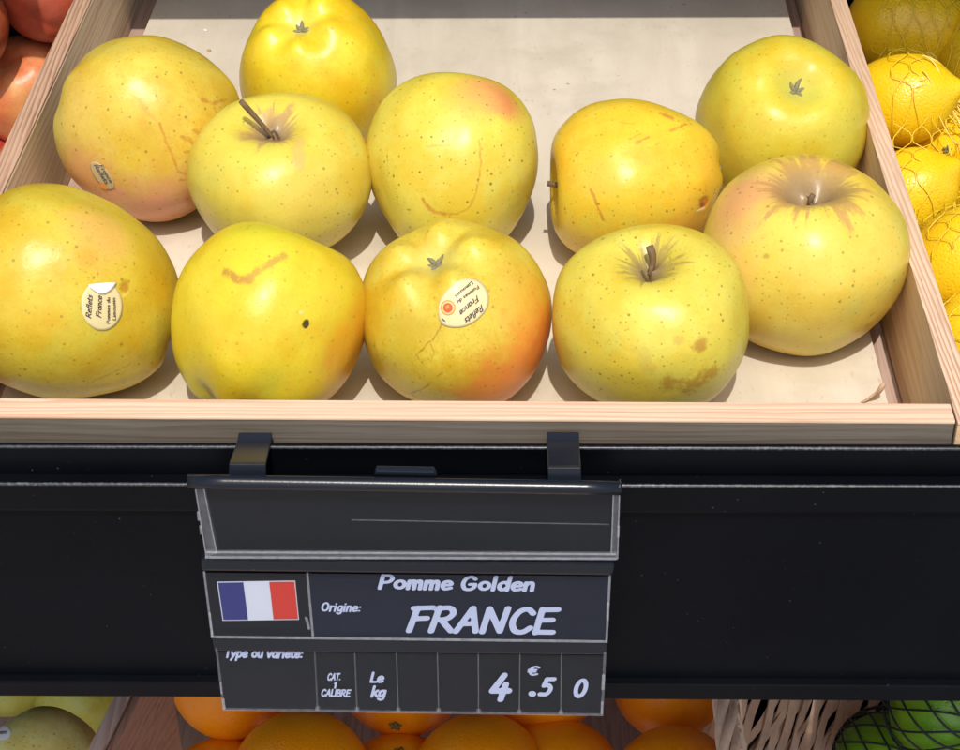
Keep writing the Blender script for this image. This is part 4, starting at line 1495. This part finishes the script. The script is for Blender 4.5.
# ------------------------------------------------------------------ lemons in yellow nets on the right
G_LE = 'lemons in yellow net bags'
LEM = [((899, 100), 45, .0245, (.9, .2, .25), 'lit lemon with a bright glint at the top of the net beside the rail'),
       ((912, 26), 52, .0300, (.95, .1, -.2), 'shaded orange brown lemon at the top right behind the lit ones'),
       ((937, 152), 41, .0230, (.15, .03, .98), 'lemon showing its round tip, under the gathered net'),
       ((905, 196), 44, .0235, (.8, .5, .2), 'lemon with a broad glint beside the middle of the right rail'),
       ((962, 262), 50, .0245, (.7, .6, .2), 'large lemon in the lower net at the right edge'),
       ((975, 345), 46, .0220, (.2, .9, .2), 'lemon at the bottom of the lower net, at the right edge'),
       ((985, 60), 48, .0275, (.2, .9, .2), 'shaded lemon in the top right corner of the picture'),
       ((975, 112), 38, .0215, (.9, .3, .2), 'lemon at the right edge below the gathered net strands'),
       ((985, 190), 40, .0220, (.5, .3, .8), 'lemon cut by the right edge between the two nets')]
LP = []
for i, (px, r, R, pole, lab) in enumerate(LEM):
    o = fruit('lemon', 'lemon', px, r, R, M['lemon'], lab, 'lemon', G_LE, pole, 60 + i, navel=(i == 2))
    LP.append((Vector(o.location), R))
m = MB()
m.box((0.230, 0.0, -.128), (0.62, 0.46, -.124))
tag(m.build('crate_base', plain('lemon_crate_floor', (0.16, 0.10, 0.02), .9)), 'brown crate base under the lemons on the right', 'crate')

M['net'] = plain('yellow_net', (0.80, 0.56, 0.03), 0.35)
M['net_pale'] = plain('pale_yellow_net', (0.84, 0.62, 0.12), 0.35)


def drape(p, flo):
    """height of the net over the lemons at p (soft maximum), seen along the tilted stacking direction"""
    acc = 0.0
    for c, R in LP:
        d2 = (p.x - c.x) ** 2 + (p.y - c.y) ** 2
        rr = R * 1.07
        if d2 < rr * rr:
            hh = c.z + math.sqrt(rr * rr - d2)
        else:
            hh = c.z - (math.sqrt(d2) - rr) * 1.0
        acc += math.exp(min(60, (hh - flo) * 260))
    return flo + math.log(acc + 1.0) / 260 + .0008


def net_bag(x0, x1, y0, y1, cell, rad, mat, label, seed, flo):
    rnd = random.Random(seed)
    m = MB()
    asp = 1.15
    nx, ny = int((x1 - x0) / cell), int((y1 - y0) / (cell * asp))

    def warp(x, y):
        q = Vector((x * 26, y * 26, seed))
        return Vector((x + .0035 * mnoise.noise(q), y + .0045 * mnoise.noise(q + Vector((7, 3, 1))), 0))
    for i in range(nx + 1):
        for sgn in (-1, 1):
            pts = []
            for k in range(ny * 8 + 1):
                v = k / 8
                ph = v % 2
                zz = min(1, max(0, (abs(ph - 1) - .5) * 1.7 + .5))
                x = x0 + (i + .5 + sgn * (.5 - zz) * .93) * cell
                y = y0 + v * cell * asp
                p = warp(x, y)
                p.z = drape(p, flo)
                pts.append(p)
            m.tube(pts, rad * rnd.uniform(.85, 1.2), 5)
    o = m.build('net_bag', mat, smooth=True)
    tag(o, label, 'net bag', 'yellow nets round the lemons')
    return o, m


net_bag(.226, .36, .16, .46, .0098, .00024, M['net'], 'yellow net bag over the upper lemons beside the back of the rail', 3.0, -.09)
net_bag(.218, .32, .0, .158, .0092, .00024, M['net'], 'yellow net bag over the lower lemons at the right edge', 9.0, -.09)
# gathered strands between the two bags
m = MB()
rnd = random.Random(5)
for k in range(13):
    q0 = Vector((rnd.uniform(915, 932), 60 + k * 3.0 + rnd.uniform(-3, 3)))
    q1 = Vector((990, 74 + k * 2.0 + rnd.uniform(-6, 6)))
    pts = []
    for i in range(15):
        t = i / 14
        q = q0 * (1 - t) + q1 * t
        yy = q.y + 5 * math.sin(t * 3.1 + k) + 3 * math.sin(t * 9 + 2.3 * k)
        p = at_z(q.x, yy, -.02)
        p.z = max(drape(p, -.09), -.05) + .001 + .0015 * math.sin(5 * t + k)
        pts.append(p)
    m.tube(pts, rnd.uniform(.00025, .00045), 5)
tag(m.build('net_gather', M['net_pale'], smooth=True), 'bunch of pale gathered net strands between the lemons at the right edge', 'net', 'yellow nets round the lemons')

# ------------------------------------------------------------------ wicker basket with limes in a dark net
WT, WH = -0.240, 0.225
b0_, b1_ = at_z(734, 697, WT), at_z(739, 750, WT)
bdir = (b0_ - b1_).normalized()
bnor = Vector((bdir.y, -bdir.x, 0))
bst = b1_ - bdir * .12
basket = tag(empty('wicker_basket', (bst.x, bst.y, WT - WH)), 'pale woven wicker basket of slanting splints holding the netted limes', 'basket')
n = NT('wicker')
v = n.mapv(n.obj(), (300, 300, 60))
c = n.mix(n.noise(v, 1, 4), (0.52, 0.33, 0.22), (0.80, 0.60, 0.45))
n.p(Base_Color=c, Roughness=.6)
n.bump(n.noise(v, 2, 3), .4, .0006)
M['wicker'] = n.m


BW = 0.30
BL = (at_z(800, 760, WT - WH).y - bst.y) / bdir.y + .022


def wall(side, sx, t, off):
    '''point on the basket wall: sx metres along it, t from rim (0) to base (1)'''
    inset = .022 * t - off
    if side == 0:
        p = bst + bdir * sx + bnor * inset
    elif side == 1:
        p = bst + bdir * (BL - inset) + bnor * sx
    else:
        p = bst + bnor * (BW - inset) + bdir * sx
    return Vector((p.x, p.y, WT - WH * t))


for side in (0, 1, 2):
    ln = BW if side == 1 else BL
    nst = int(ln / .0076)
    for layer in (0, 1):
        m = MB()
        for k in range(nst):
            s0 = (k + .5 * layer) * ln / nst + random.uniform(-.0006, .0006)
            lean = ((-.105 if layer else -.030) if side == 1 else (.03 if layer else -.01)) * random.uniform(.93, 1.07)
            wd = random.uniform(.0042, .0052)
            L, Rr = [], []
            K = 24
            for i in range(K + 1):
                t = i / K
                o_ = .0024 * math.sin(t * 24 + (k + layer) * math.pi) + (.0012 if layer else -.0012)
                sx = min(ln, max(0, s0 + lean * (t - .0)))
                tw = .0009 * math.sin(k * 2.3 + t * 3)
                L.append(wall(side, sx - wd / 2, t, o_ + tw))
                Rr.append(wall(side, sx + wd / 2, t, o_ - tw))
            m.add(L + Rr, [(i, i + 1, K + 1 + i + 1, K + 1 + i) for i in range(K)])
        o = m.build('woven_splints', M['wicker'], basket)
        md = o.modifiers.new('thick', 'SOLIDIFY')
        md.thickness = .0014
m = MB()
for k in range(4):
    pts = []
    for i in range(61):
        sx = BL * i / 60
        a_ = k * math.pi / 2 + i * .42
        p = wall(0, sx, 0, .002)
        pts.append(p - bnor * (.0030 + .0036 * math.cos(a_)) + Vector((0, 0, .002 + .0036 * math.sin(a_))))
    m.tube(pts, .0026, 7)
m.build('rim', M['wicker'], basket, smooth=True)
m = MB()
m.prism([wall(0, 0, 1, 0), wall(0, BL, 1, 0), wall(2, BL, 1, 0), wall(2, 0, 1, 0)], (0, 0, .003))
m.build('base', plain('wicker_base', (.16, .10, .07), .8), basket)

G_LI = 'limes in the dark net'
lim = [((886, 760), 45, .028, (.9, .1, .3), 'front lime in a dark net, nearest the wicker wall'), ((944, 708), 50, .0290, (.5, .7, .3), 'second lime in the dark net, higher up at the right edge'), ((972, 778), 44, .0270, (.3, .8, .5), 'third lime in the dark net, cut off by the bottom right corner of the picture')]
LM = []
for i, (px, r, R, pole, lab) in enumerate(lim):
    o = fruit('lime', 'lime', px, r, R, M['lime'], lab, 'lime', G_LI, pole, 80 + i)
    LM.append((o, R, px))
m = MB()
for (o, R, px) in LM:
    q = Vector((0, 0, 1)).rotation_difference(axis_world(*px, (.75, -.5, .45)))
    q = q.to_matrix()
    for sgn in (-1, 1):
        for k in range(15):
            pts = []
            for i in range(37):
                t = .06 + .88 * i / 36
                ph = math.pi * t
                th = 2 * math.pi * k / 15 + sgn * 1.6 * t
                p = Vector((math.sin(ph) * math.cos(th), math.sin(ph) * math.sin(th), math.cos(ph))) * R * 1.13
                pts.append(Vector(o.location) + q @ p)
            m.tube(pts, .00065, 5)
tag(m.build('net_bag', plain('dark_green_net', (.008, .02, .022), .5), smooth=True), 'dark green net stretched over the limes in the basket', 'net bag')
